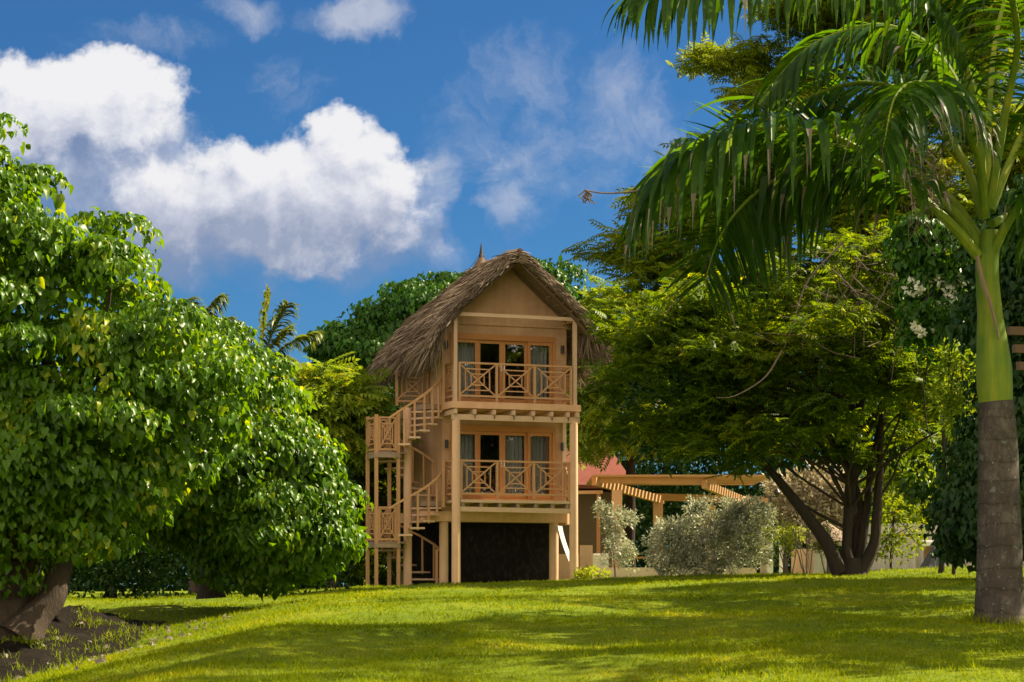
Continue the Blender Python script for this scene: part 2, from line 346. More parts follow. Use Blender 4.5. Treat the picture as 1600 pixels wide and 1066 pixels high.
# posts: round below the upper slab, thin square wood above it
for x in (0.03, PW - .03):
    p = MB(); p.tube([(x, 0, hg(x, 0) - .3), (x, 0, 2.5), (x, 0, 4.56)], [.125, .118, .112], 24); part(p, 'round_post', 'post')
for x in (0, PW):
    p = MB(); p.box((x - .05, -.05, U + .002), (x + .05, .05, 7.36)); part(p, 'upper_post', 'pale')
p = MB(); p.bar((PW + .03, WY - .02, 2.42), (PW + .03, WY - .02, 4.7), .10, .10); part(p, 'side_post', 'cream')
b = MB(); b.bar((-.13, 0, 7.41), (PW + .10, 0, 7.41), .09, .095); part(b, 'tie_beam', 'pale')
for x in (0, PW):
    b = MB(); b.bar((x, .05, 7.40), (x, WY - .04, 7.40), .08, .09); part(b, 'side_beam', 'wood')

def lattice(mb, o, u, W, z0, z1, th=.030, n_=2, post=False):
    o = np.array(o, float); u = np.array(u, float); H = z1 - z0; nv = np.cross(u, UP)
    P = lambda a, b, k=0: o + u * (a * W) + UP * (z0 + b * H) + nv * k
    J = lambda: R_.uniform(-.008, .008)
    mb.bar(P(0, 0, .012), P(1, 1, .012), th * 1.25, th, nv); mb.bar(P(0, 1, -.012), P(1, 0, -.012), th * 1.25, th, nv)
    for k in range(n_):
        f = (k + 1) / (n_ + 1) * .5 if n_ > 1 else .2
        f = (.16, .32, .42)[k]
        mb.bar(P(f, f + J()), P(1 - f, f + J()), th, th, nv); mb.bar(P(f, 1 - f + J()), P(1 - f, 1 - f + J()), th, th, nv)
        mb.bar(P(f + J(), f), P(f + J(), 1 - f), th, th, nv); mb.bar(P(1 - f + J(), f), P(1 - f + J(), 1 - f), th, th, nv)
    return mb
def railing(parent, p0, p1, z, H=1.08, n=3, posts=True, m='rail', bottom=.16, name='railing', skip_ends=False):
    p0 = np.array(p0, float); p1 = np.array(p1, float); L_ = np.linalg.norm(p1 - p0); u = (p1 - p0) / L_
    h = MB(); h.bar((*p0, z + H - .03), (*p1, z + H - .03), .075, .05)
    ro = part(h, name, m, parent)
    bt = MB(); bt.bar((*p0, z + bottom), (*p1, z + bottom), .06, .055); part(bt, 'bottom_rail', m, ro)
    for i in range(n + 1):
        if skip_ends and i in (0, n): continue
        q = p0 + u * L_ * i / n; q = q + u * (.03 if i == 0 else -.03 if i == n else 0)
        b_ = MB(); b_.bar((*q, z + .02), (*q, z + H - .056), .065, .065, (u[1], -u[0], 0)); part(b_, 'rail_post', m, ro)
    for i in range(n):
        a = p0 + u * (L_ * i / n + .04); l = MB()
        lattice(l, (*a, 0), (*u, 0), L_ / n - .08, z + bottom + .03, z + H - .06); part(l, 'lattice_panel', m, ro)
    return ro

# upper balcony
sl = MB(); sl.box((-.13, -.12, 4.87), (PW + .14, WY - .002, U)); part(sl, 'upper_slab', 'slab')
bd = MB()
for i in range(5): bd.box((-.02, -.02 + i * .18, 4.84), (PW, .155 + i * .18, 4.868))
part(bd, 'ceiling_boards', 'wood')
for x in (-.03, .51, 1.07, 1.63, 2.20, 2.74, 3.22, 3.50):
    j = MB(); j.bar((x, -.17, 4.775), (x, WY - .01, 4.775), .085 + R_.uniform(-.01, .01), .125); part(j, 'joist', 'pale')
b = MB(); b.bar((-.10, -.03, 4.63), (PW + .12, -.03, 4.63), .10, .15); part(b, 'front_beam', 'pale')
for x in (.53, 1.09, 1.65, 2.22, 2.76, 3.24):
    b = MB(); b.bar((x + .01, -.085, 4.69), (x + .01, -.085, 4.60), .022, .02); part(b, 'beam_peg', 'dark_wood')
railing(house, (.09, 0), (PW - .08, 0), U)
railing(house, (0, .08), (0, WY - .05), U, n=1)
railing(house, (PW, .08), (PW, WY - .05), U, n=1)
# lower balcony
fl = MB()
for i in range(5): fl.box((.15 - (.15 if i else 0), -.06 + i * .19, 2.33), (PW - .14 + (.14 if i else 0), .12 + i * .19, LO))
part(fl, 'lower_floor', 'pale')
for x in (.22, .74, 1.28, 1.80, 2.32, 2.80, 3.24):
    j = MB(); j.bar((x, -.03, 2.27), (x, WY - .11, 2.27), .09, .115); part(j, 'joist', 'grey')
b = MB(); b.bar((.10, 0, 2.15), (PW - .05, 0, 2.13), .10, .13); part(b, 'lower_beam', 'pale')
railing(house, (.14, 0), (PW - .14, 0), LO)
railing(house, (0, .16), (0, WY - .12), LO, n=1)
railing(house, (PW, .16), (PW, WY - .12), LO, n=1)

# sliding doors, glass, curtains, lamps
for z0, z1, ups in ((LO, 4.50, False), (U, 7.02, True)):
    f = MB()
    y0 = WY - .03
    f.box((DX0, y0, z1 - .16), (DX1, y0 + .15, z1 - .005)); f.box((DX0, y0, z0), (DX0 + .07, y0 + .15, z1 - .162)); f.box((DX1 - .07, y0, z0), (DX1, y0 + .15, z1 - .162)); f.box((DX0 + .072, y0, z0 + .03), (DX1 - .072, y0 + .15, z0 + .08))
    fo = part(f, 'door_frame', 'door')
    W4 = (DX1 - DX0 - .144) / 4
    for i in range(4):
        a = DX0 + .072 + W4 * i; d = MB(); yy = y0 + (.03 if i in (0, 3) else .075); e = .085
        d.box((a, yy, z0 + .082), (a + e, yy + .04, z1 - .164)); d.box((a + W4 - e, yy, z0 + .082), (a + W4 - .002, yy + .04, z1 - .164))
        d.box((a + e, yy, z1 - .164 - .09), (a + W4 - e, yy + .04, z1 - .164)); d.box((a + e, yy, z0 + .082), (a + W4 - e, yy + .04, z0 + .20))
        do = part(d, 'sliding_door', 'door')
        gl = MB(); gl.box((a + e - .005, yy + .015, z0 + .195), (a + W4 - e + .005, yy + .025, z1 - .25)); part(gl, 'pane', 'glass', do)
        if i in (1, 2):
            h = MB(); hx = a + (W4 - .045 if i == 1 else .045); h.bar((hx, yy - .03, z0 + .95), (hx, yy - .03, z0 + 1.15), .02, .03); h.bar((hx, yy, z0 + .97), (hx, yy - .03, z0 + .97), .02, .02); h.bar((hx, yy, z0 + 1.13), (hx, yy - .03, z0 + 1.13), .02, .02)
            part(h, 'handle', 'white', do)
    spans = ((.2, .98), (2.45, 3.12)) if ups else ((.2, .93), (1.75, 2.35), (2.48, 3.05))
    for a, b_ in spans:
        xs_ = np.linspace(a, b_, 60); ph = R_.uniform(0, 6); yy = WY + .27 + .035 * np.sin(xs_ * 55 + ph) + .02 * np.sin(xs_ * 23 + ph)
        zs_ = np.linspace(z0 + .05, z1 - .05, 8)
        G = np.stack([np.stack([xs_ + 0 * z, yy, np.full_like(xs_, z)], -1) for z in zs_])
        cu = MB(); cu.grid(G); part(cu, 'curtain', 'curtain', smooth=True)
    for x in (.03, 3.43):
        z = z0 + (1.62 if ups else 1.55)
        l = MB(); l.tube([(x, WY - .075, z - .11), (x, WY - .075, z + .11)], [.045, .045], 14); l.box((x - .025, WY - .04, z - .04), (x + .025, WY - .001, z + .04)); part(l, 'wall_lamp', 'black')

# thatched roof: gable in front, hip at the back
Y0, YR, YB, XL, XR = -.26, 2.9, 5.5, -.74, 4.25
ZR, prof_t, prof_d = 9.17, [0, .05, .3, .71, .9, 1], [0, .05, .60, 1.50, 2.00, 2.40]
def eave(s):  # s 0..1 round the U
    c = 1.3; L1 = YB - c - Y0; La = math.pi / 2 * c; L2 = XR - XL - 2 * c; T = 2 * L1 + 2 * La + L2; d = s * T
    if d < L1: return XL, Y0 + d
    d -= L1
    if d < La: a = d / c; return XL + c - c * math.cos(a), YB - c + c * math.sin(a)
    d -= La
    if d < L2: return XL + c + d, YB
    d -= L2
    if d < La: a = d / c; return XR - c + c * math.sin(a), YB - c + c * math.cos(a)
    d -= La
    return XR, YB - c - d
def roofp(s, t, off=0.0):
    ex, ey = eave(s); rx, ry = ax, min(ey, YR)
    d = np.interp(t, prof_t, prof_d)
    x = rx + (ex - rx) * t; y = ry + (ey - ry) * t
    z = ZR - d + .035 * math.sin(s * 37 + t * 5) + .02 * math.sin(s * 91)
    return np.array((x, y, z - off))
S = np.concatenate([np.linspace(0, .33, 26), np.linspace(.335, .665, 40), np.linspace(.67, 1, 26)]); T = np.array([0, .03, .08, .15, .25, .35, .45, .55, .65, .75, .85, .93, 1])
top = np.array([[roofp(s, t) for t in T] for s in S]); bot = np.array([[roofp(s, t, .24 if t > .03 else .30) for t in T] for s in S])
rb = MB(); rb.grid(top[:, ::-1]); rb.grid(bot)
edge = np.array([[top[i, -1], top[i, -1] + nrm((top[i, -1] - top[i, 0]) * (1, 1, 0)) * .05 - UP * .2, bot[i, -1]] for i in range(len(S))]); rb.grid(edge[:, ::-1])
for e_, fl_ in ((0, 1), (-1, 0)):
    q = np.stack([top[e_], bot[e_]], 1); rb.grid(q if fl_ else q[:, ::-1])
roof = part(rb, 'thatched_roof', 'thatch', smooth=True)
# rolled ridge and verge edge
rg = MB(); rg.tube([(ax, Y0 - .02, ZR - .04), (ax, 1.0, ZR - .02), (ax, YR, ZR)], [.11, .12, .12], 12, wob=.15); part(rg, 'ridge_roll', 'thatch', roof)
def straws(n, seed):
    g_ = np.random.default_rng(seed); A, B, Wd = [], [], []
    def addst(p, d, l, wd): A.append(p); B.append(p + d * l); Wd.append(wd)
    for _ in range(n):
        s = g_.random(); t = g_.random() ** .75
        p = roofp(s, t); q = roofp(s, min(1, t + .03)); d = nrm(q - p if t < .97 else p - roofp(s, t - .03)); nn = nrm(np.cross(roofp(min(1, s + .004), t) - roofp(max(0, s - .004), t), d)); nn = nn if nn[2] > 0 else -nn
        d = nrm(d + g_.normal(0, .09, 3) + nn * g_.uniform(0, .09)); addst(p + nn * g_.uniform(.0, .045), d, g_.uniform(.25, .6), g_.uniform(.015, .04))
    for _ in range(int(n * .85)):   # hanging eave fringe
        s = g_.random(); t = g_.uniform(.84, 1.0); p = roofp(s, t, g_.uniform(0, .24)); o = nrm((roofp(s, 1) - roofp(s, .8)) * (1, 1, 0))
        d = nrm(o * g_.uniform(.05, .75) - UP * g_.uniform(.5, 1.2) + g_.normal(0, .12, 3)); addst(p, d, g_.uniform(.35, 1.0) * (1 + .25 * math.sin(s * 60)), g_.uniform(.012, .035))
    for _ in range(int(n * .22)):   # verges at the front
        s = 0 if g_.random() < .5 else 1; t = g_.random(); p = roofp(s, t, g_.uniform(-.02, .22)); d0 = nrm(roofp(s, min(1, t + .04)) - roofp(s, max(0, t - .04)))
        d = nrm(d0 + np.array((0, -g_.uniform(.0, .35), 0)) + g_.normal(0, .1, 3)); addst(p + np.array((0, -.015, 0)), d, g_.uniform(.15, .4), g_.uniform(.015, .035))
    A_, B_, W_ = map(np.array, (A, B, Wd)); d = B_ - A_; sd = nrm(np.cross(d, g_.normal(0, 1, d.shape))) * W_[:, None] * .5
    mid = (A_ + B_) / 2 + g_.normal(0, .012, d.shape)
    V = np.stack([A_ - sd, A_ + sd, mid + sd, B_ + sd * .3, B_ - sd * .3, mid - sd], 1); k = len(A_)
    b_ = (np.arange(k) * 6)[:, None]; Fc = np.concatenate([b_ + np.array([[0, 1, 2, 5]]), b_ + np.array([[5, 2, 3, 4]])])
    return V.reshape(-1, 3), Fc
V, Fc = straws(15000, 5); link('thatch_straw', mesh_np('thatch_straw', V, Fc), M['straw'], roof)
# rafters and battens under the verge
for s in (0.0, 1.0):
    for yy in (-.1, .55):
        rf = MB(); ex = XL if s == 0 else XR
        pts = [np.array((ax + (ex - ax) * t, yy, ZR - np.interp(t, prof_t, prof_d) - .30)) for t in (.04, .3, .6, .95)]
        for a, b_ in zip(pts[:-1], pts[1:]): rf.bar(a, b_, .07, .07)
        part(rf, 'rafter', 'dark_wood', roof)
bt = MB()
for s in (0, 1):
    for t in np.linspace(.12, .92, 9):
        ex = XL if s == 0 else XR; x = ax + (ex - ax) * t; z = ZR - np.interp(t, prof_t, prof_d) - .262; bt.bar((x, Y0 + .04, z), (x, 1.6, z), .03, .025)
part(bt, 'batten', 'grey', roof)
fn_ = MB(); fn_.tube([(ax, YR, ZR - .35), (ax, YR, ZR - .12), (ax, YR, ZR + .10), (ax, YR, ZR + .28)], [.56, .36, .18, .09], 18, wob=.05)
fin = part(fn_, 'finial', 'thatch', roof)
sp = MB(); sp.tube([(ax, YR, ZR + .26), (ax, YR, ZR + .42), (ax, YR, ZR + .72)], [.085, .055, .006], 10); part(sp, 'spike', 'black', fin)
wv = MB()
for k in range(6):
    a = k * 1.05 + .3; wv.tube([(ax, YR, ZR + .46), (ax + .2 * math.cos(a), YR + .2 * math.sin(a), ZR + .2), (ax + .42 * math.cos(a), YR + .42 * math.sin(a), ZR - .06)], .006, 5)
part(wv, 'guy_wire', 'black', fin)

# spiral staircase up the left side
CX, CY = -.95, 1.25
st = MB(); st.tube([(CX, CY, hg(CX, CY) - .2), (CX, CY, 2.5), (CX, CY, 4.95)], [.118, .115, .112], 20)
stair = part(st, 'staircase', 'post')
def polar(a, r, z): return np.array((CX + r * math.cos(a), CY + r * math.sin(a), z))
RO = 1.0
def flight(z0, z1, a0, a1, n, m='pale'):
    """winders from angle a0 to a1 (house frame; 180 deg is to the left, 270 towards the viewer)"""
    tops = []
    for i in range(n):
        f0 = i / n; f1 = (i + 1.12) / n; z = z0 + (z1 - z0) * (i + 1) / (n + 1)
        a = a0 + (a1 - a0) * f0; b_ = a0 + (a1 - a0) * f1
        V = [polar(a, .10, z), polar(a, RO, z), polar((a + b_) / 2, RO, z), polar(b_, RO, z), polar(b_, .10, z)]
        V = V + [v - UP * .05 for v in V]
        tr = MB(); tr.add(V, [(0, 1, 2, 3, 4), (9, 8, 7, 6, 5)] + [(k, 5 + k, 5 + (k + 1) % 5, (k + 1) % 5) for k in range(5)]); part(tr, 'tread', 'grey' if m == 'grey' else 'pale', stair)
        am = (a + b_) / 2; q = polar(am, RO - .04, z); ba = MB(); ba.bar(q - UP * .08, q + UP * .93, .05, .05, (math.cos(am), math.sin(am), 0)); part(ba, 'baluster', 'wood', stair); tops.append(q + UP * .95)
    return tops
def handrail(pts, m='wood'):
    h = MB()
    for a, b_ in zip(pts[:-1], pts[1:]): h.bar(a, b_, .06, .055)
    part(h, 'handrail', m, stair)
D2 = rad
z_a, z_b = 1.28, 3.72          # left landings
g0 = hg(CX, CY)
t1 = flight(g0, z_a, D2(10), D2(130), 5); handrail([polar(D2(2), RO - .04, g0 + .95)] + t1)
t2 = flight(z_a, LO, D2(238), D2(338), 5); handrail([polar(D2(222), RO - .04, z_a + .88)] + t2 + [np.array((-.14, WY - .3, LO + 1.05))])
t3 = flight(LO, z_b, D2(15), D2(130), 6); handrail([polar(D2(5), RO - .04, LO + 1.0)] + t3)
t4 = flight(z_b, U, D2(238), D2(338), 6); handrail([polar(D2(222), RO - .04, z_b + .88)] + t4 + [np.array((-.14, WY - .3, U + 1.05))])
for z in (LO, U):       # arrival platforms between stair and balcony
    q = MB(); q.box((CX + .30, CY - .42, z - .16), (WX0 - .004, CY + .45, z - .02)); part(q, 'platform', 'grey', stair)
    q = MB(); q.bar((-.14, WY - .3, z - .2), (-.14, WY - .3, z + 1.08), .075, .075); part(q, 'newel_post', 'wood', stair)
q = MB(); q.bar((-.16, CY - .12, g0 - .1), (-.16, CY - .12, g0 + 1.0), .07, .07); part(q, 'newel_post', 'wood', stair)
railing(stair, (CX - .10, CY + .80), (WX0 - .03, CY + .80), U, H=1.0, n=1, name='guard_panel')
lx0, lx1, ly0, ly1 = CX - .98, CX - .36, CY - .30, CY + .55
for x, y in ((lx0, ly0), (lx1, ly0), (lx0, ly1), (lx1, ly1)):
    q = MB(); q.bar((x, y, hg(x, y) - .2), (x, y, z_b + (1.0 if x == lx0 or y == ly1 else 1.12)), .085, .085, (0, 1, 0)); part(q, 'landing_post', 'wood', stair)
for z in (z_a, z_b):
    q = MB()
    for i in range(5): q.box((lx0 - .03, ly0 - .02 + i * .19, z - .05), (lx1 + .22, ly0 + .155 + i * .19, z))
    q.bar((lx0 - .04, ly0 - .055, z - .11), (lx1 + .04, ly0 - .055, z - .11), .05, .11); q.bar((lx0 - .04, ly1 + .055, z - .11), (lx1 + .04, ly1 + .055, z - .11), .05, .11); q.bar((lx0, ly0, z - .11), (lx0, ly1, z - .11), .06, .11)
    part(q, 'landing', 'grey', stair)
    for p0, p1 in (((lx0 + .05, ly0), (lx1 - .05, ly0)), ((lx0, ly0 + .05), (lx0, ly1 - .05)), ((lx0 + .05, ly1), (lx1 - .05, ly1))):
        railing(stair, p0, p1, z, H=.95, n=1, name='guard_panel', bottom=.06)

# concrete apron and leaning board
x, y = hw(3.35, .75); gx = float(ground(x, y))
bd = MB(); zs_ = np.linspace(0, 1, 10); rows = []
for s_ in zs_:
    px_ = 3.62 + .03 - .42 * (1 - s_) ** .7 * 1.0 + .0; rows.append((px_, .55 + .12 * (1 - s_), 1.72 - 1.62 * s_))
rows = [(3.24 + .55 * s_ ** 1.35, .52 - .1 * s_, 1.74 - 1.52 * s_) for s_ in zs_]
P = []
for a in rows: P.append([np.array(a) - (.125, .15, 0), np.array(a) + (.125, .15, 0)])
P = np.array(P); bd.grid(P); bd.grid(P[:, ::-1] + np.array((0, .025, 0)))
bd.grid(np.stack([P[:, 1], P[:, 1] + np.array((0, .025, 0))], 1)); bd.grid(np.stack([P[:, 0] + np.array((0, .025, 0)), P[:, 0]], 1))
bd.v = [(*hw(v[0], v[1]), v[2]) for v in bd.v]
b_ = bd.build('leaning_board', M['board']); tag(b_, 'thin white board leaning bent against the right pillar under the house', 'board')
# ------------------------------------------------------------------ foliage tools
def T_heart(fold=.22, droop=.32):
    V = np.array([(0, 0, 0), (0, .5, 0), (0, 1, -droop * .9), (-.27, .05, fold), (-.37, .33, fold), (-.22, .68, fold * .4 - droop * .3), (.27, .05, fold), (.37, .33, fold), (.22, .68, fold * .4 - droop * .3)])
    Fc = np.array([(0, 1, 3), (3, 1, 4), (4, 1, 5), (5, 1, 2), (0, 6, 1), (6, 7, 1), (7, 8, 1), (8, 2, 1)]); return V, Fc
def T_pinnate(pairs=6, ll=.34, lw=.11, droop=.12, tip=True):
    V, Fc = [], []
    def leaflet(o, d, l):
        o = np.array(o); d = nrm(np.array(d)); s = nrm(np.cross(d, (0, 0, 1.0))) * lw * .5; b = len(V); z = np.array((0, 0, .02))
        V.extend([o, o + d * l * .45 + s + z, o + d * l - np.array((0, 0, l * .25)), o + d * l * .45 - s + z]); Fc.append((b, b + 1, b + 2, b + 3))
    for i in range(pairs):
        f = (i + .6) / pairs; y = f; z = -droop * f * f; l = ll * (1 - .35 * abs(f - .45))
        for sgn in (-1, 1): leaflet((0, y, z), (sgn * .85, .55, -.15), l)
    if tip: leaflet((0, 1, -droop), (0, 1, -.3), ll * .8)
    return np.array(V), np.array(Fc)
def T_simple(w=.38, droop=.15):
    V = np.array([(0, 0, 0), (-w * .5, .45, .05), (0, 1, -droop), (w * .5, .45, .05)]); return V, np.array([(0, 1, 2, 3)])
def scatter(tpl, P, along, normal, size):
    V, Fc = tpl; a = nrm(along); x = nrm(np.cross(a, normal)); n = np.cross(x, a); s = np.asarray(size)[:, None, None]
    W = (x[:, None, :] * V[None, :, :1] + a[:, None, :] * V[None, :, 1:2] + n[:, None, :] * V[None, :, 2:3]) * s + P[:, None, :]
    k = len(P); Fa = (np.arange(k) * len(V))[:, None, None] + Fc[None]
    return W.reshape(-1, 3), Fa.reshape(-1, Fc.shape[1])
def merge(lst):
    V, Fc, b = [], [], 0
    for v, f in lst: V.append(v); Fc.append(f + b); b += len(v)
    return np.concatenate(V), np.concatenate(Fc)

def inside_dist(pts, poly):
    """signed-in mask and distance to the outline"""
    x, y = pts[:, 0], pts[:, 1]; ins = np.zeros(len(pts), bool); dm = np.full(len(pts), 1e9); n = len(poly)
    for i in range(n):
        (x0, y0), (x1, y1) = poly[i], poly[(i + 1) % n]
        c = ((y0 > y) != (y1 > y)) & (x < (x1 - x0) * (y - y0) / ((y1 - y0) or 1e-9) + x0); ins ^= c
        dx, dy = x1 - x0, y1 - y0; t = np.clip(((x - x0) * dx + (y - y0) * dy) / (dx * dx + dy * dy + 1e-9), 0, 1)
        dm = np.minimum(dm, np.hypot(x - x0 - t * dx, y - y0 - t * dy))
    return ins, dm
def crown_pts(poly_px, D, n, cap, front=.55, seed=1, gap=0.0, gs=1.0, minz=True, inset=0.0):
    """clump centres filling a rounded body whose outline, seen from the lawn, is the given one; cap = half thickness in metres"""
    g_ = np.random.default_rng(seed); poly = [((px - 800) / F * D, (HOR - py) / F * D) for px, py in poly_px]; A = np.array(poly); lo, hi = A.min(0), A.max(0); out = []
    ph = g_.uniform(0, 6, 6)
    while sum(map(len, out)) < n:
        q = lo + g_.random((4 * n, 2)) * (hi - lo); ins, dm = inside_dist(q, poly)
        h = cap * np.sqrt(np.maximum(0, 1 - (1 - np.minimum(dm / cap, 1)) ** 2)); s = np.where(g_.random(len(q)) < front, -1 + .25 * g_.random(len(q)), g_.uniform(-1, 1, len(q)))
        bmp = np.sin(q[:, 0] * 3.4 * gs + ph[4]) * np.sin(q[:, 1] * 4.1 * gs + ph[5]) + .6 * np.sin(q[:, 0] * 6.1 * gs - q[:, 1] * 5.2 * gs + ph[0]); h = h * (1 + .22 * bmp)
        if gap > 0:
            hole = np.sin(q[:, 0] * 2.1 * gs + ph[0]) * np.sin(q[:, 1] * 2.6 * gs + ph[1]) + .6 * np.sin(q[:, 0] * 4.7 * gs + q[:, 1] * 3.1 * gs + ph[2]) + .5 * np.sin(q[:, 1] * 6.3 * gs - q[:, 0] * 2 * gs + ph[3]); ins &= hole > -1.6 + 1.6 * gap
        ins &= dm > inset; p = np.stack([q[:, 0], D + s * h, q[:, 1]], 1)[ins]; nv = np.stack([np.zeros(ins.sum()), s[ins] * .8, np.zeros(ins.sum())], 1)
        if minz: k = p[:, 2] > ground(p[:, 0], p[:, 1]) + .05; p = p[k]
        out.append(p)
    p = np.concatenate(out)[:n]; c = np.array((A[:, 0].mean(), D, A[:, 1].mean())); o = p - c; o[:, 1] *= 1.6; return p, nrm(o)

def pads(C, O, per, rx, rz, seed):
    """flattened sprays of foliage: every centre becomes a shallow dome of clump centres"""
    g_ = np.random.default_rng(seed); k = len(C); n = k * per; s = np.repeat(g_.uniform(.6, 1.3, k), per); a = g_.uniform(0, 2 * math.pi, n); q = np.sqrt(g_.random(n)); til = np.repeat(g_.normal(0, .22, (k, 2)), per, 0)
    x, y = q * np.cos(a) * rx * s, q * np.sin(a) * rx * s; z = rz * s * (1 - q ** 2) + g_.normal(0, rz * .22, n) + til[:, 0] * x + til[:, 1] * y
    P = np.repeat(C, per, 0) + np.stack([x, y, z], 1); o = nrm(np.stack([x, y, np.full(n, .5 * rx)], 1)); return P, o
def clumps_heart(C, O, r, leaf, per, seed, flat=.58, fill=.16):
    """drooping broad leaves hung on the upper and outer side of every clump"""
    g_ = np.random.default_rng(seed); k = len(C); cs = np.repeat(C, per, 0); os_ = np.repeat(O, per, 0); rr = np.repeat(r * g_.uniform(.65, 1.25, k), per)
    u = nrm(g_.normal(0, 1, (k * per, 3)) + os_ * .75 + UP * .55); rad_ = np.where(g_.random(k * per) < fill, g_.uniform(.3, .9, k * per), g_.uniform(.88, 1.08, k * per))
    P = cs + u * rr[:, None] * rad_[:, None] * np.array((1.15, 1.15, flat))
    hor = u * (1, 1, 0); al = nrm(hor * g_.uniform(.3, 1.2, (k * per, 1)) + g_.normal(0, .3, (k * per, 3)) - UP * (g_.uniform(.45, 1.5, k * per) - .45 * np.clip(u[:, 2], 0, 1))[:, None])
    nm = nrm(u + UP * .35 + g_.normal(0, .35, (k * per, 3)))
    return scatter(T_heart(), P, al, nm, leaf * g_.uniform(.45, 1.35, k * per))
def clumps_pinnate(C, O, r, leaf, per, seed, tpl=None, flat=.6, droop=.25):
    g_ = np.random.default_rng(seed); k = len(C); cs = np.repeat(C, per, 0); os_ = np.repeat(O, per, 0)
    az = g_.uniform(0, 2 * math.pi, k * per); d = np.stack([np.cos(az), np.sin(az), g_.normal(.05, .35, k * per)], 1); al = nrm(d + os_ * .5 - UP * droop * g_.uniform(0, 2, (k * per, 1)))
    tw = np.repeat(nrm(g_.normal(0, 1, (k, 3)) * (1, 1, .5)), per, 0) * (g_.uniform(-1, 1, (k * per, 1)) * r)
    nm = nrm(UP + g_.normal(0, .4, (k * per, 3)))
    P = cs + tw * np.array((1, 1, flat)) + g_.normal(0, r * .25, (k * per, 3)) * np.array((1, 1, flat))
    return scatter(tpl or T_pinnate(), P, al, nm, leaf * g_.uniform(.6, 1.2, k * per))
def clumps_simple(C, O, r, leaf, per, seed, w=.4, up=.3):
    g_ = np.random.default_rng(seed); k = len(C); n = k * per; u = nrm(g_.normal(0, 1, (n, 3)) + np.repeat(O, per, 0) * .4 + UP * up); P = np.repeat(C, per, 0) + u * (r * g_.random((n, 1)) ** .5)
    return scatter(T_simple(w), P, nrm(u + g_.normal(0, .4, (n, 3))), nrm(g_.normal(0, .6, (n, 3)) + UP * .6 + u * .3), leaf * g_.uniform(.6, 1.3, n))
def leafmesh(name, VF, m, parent, off, smooth=False):
    return link(name, mesh_np(name, VF[0] - np.array(off), VF[1], smooth), L[m] if isinstance(m, str) else m, parent)
def limb(mb, p0, p1, r0, r1, bow=.12, seed=0, n=7):
    g_ = np.random.default_rng(seed); p0 = np.array(p0, float); p1 = np.array(p1, float); d = p1 - p0; ln = np.linalg.norm(d); t = np.linspace(0, 1, n)[:, None]
    b = nrm(g_.normal(0, 1, 3) + UP * .6) * ln * bow; pts = p0 + d * t + b * np.sin(t * math.pi) + g_.normal(0, ln * .012, (n, 3)) * np.sin(t * math.pi)
    mb.tube(pts, r0 + (r1 - r0) * t[:, 0] ** .8, 8); return pts
def branches(C, start, n, r0, r1, seed, bow=.12):
    g_ = np.random.default_rng(seed); mb = MB()
    for i, j in enumerate(g_.choice(len(C), n, replace=False)):
        s = start[g_.integers(len(start))]; limb(mb, s, C[j], r0 * g_.uniform(.6, 1), r1, bow, seed + i)
    return mb

def tree(name, label, poly, D, n, cap, kind, leaf, per, r, m, seed, trunk=None, tr=.15, group=None, front=.55, gap=0.0, gs=1.0, br=14, ins=.4, pad=None, inner=0, cat='tree', bm='bark_dark', extra=None, **kw):
    """a tree or shrub: trunk, limbs, crown"""
    C, O = crown_pts(poly, D, n, cap, front, seed, gap, gs, inset=ins * r)
    if trunk is None:
        cx = C[:, 0].mean(); trunk = [(cx, D, float(ground(cx, D)) - .15), (cx + .1, D, C[:, 2].min() * .5 + C[:, 2].mean() * .5), (cx, D, C[:, 2].mean() + .3 * (C[:, 2].max() - C[:, 2].mean()))]
    trunk = np.array(trunk, float); base = trunk[0] + UP * .15
    t = thing(name, label, cat, base, group)
    pts = np.array([trunk[0] + (trunk[-1] - trunk[0]) * 0 for _ in range(1)]); ts = np.linspace(0, len(trunk) - 1, 10)
    pts = np.stack([np.interp(ts, range(len(trunk)), trunk[:, k]) for k in range(3)], 1)
    tb = MB(); rr = tr * np.linspace(1, .35, 10); rr[0] *= 1.35; tb.tube(pts, rr, 12, wob=.06); tb.build('trunk', M[bm], t, off=base)
    bb = branches(C, pts[3:], min(br, len(C)), tr * .34, .012, seed + 50); bb.build('branches', M[bm], t, off=base)
    if pad: C, O = pads(C, O, *pad, seed + 3)
    fn = {'heart': clumps_heart, 'pinnate': clumps_pinnate, 'simple': clumps_simple}[kind]
    VF = fn(C, O, r, leaf, per, seed + 9, **kw)
    if inner:
        ci, oi = crown_pts(poly, D, inner, cap * .75, 0.0, seed + 5, inset=.8 * r); VF = merge([VF] + [(v, f) for v, f in [clumps_heart(ci, oi, r, leaf * 1.7, 22, seed + 6)]])
    if extra: VF = merge([VF] + [e for e in extra])
    o = leafmesh('crown', VF, m, t, base); return t, C, O, base

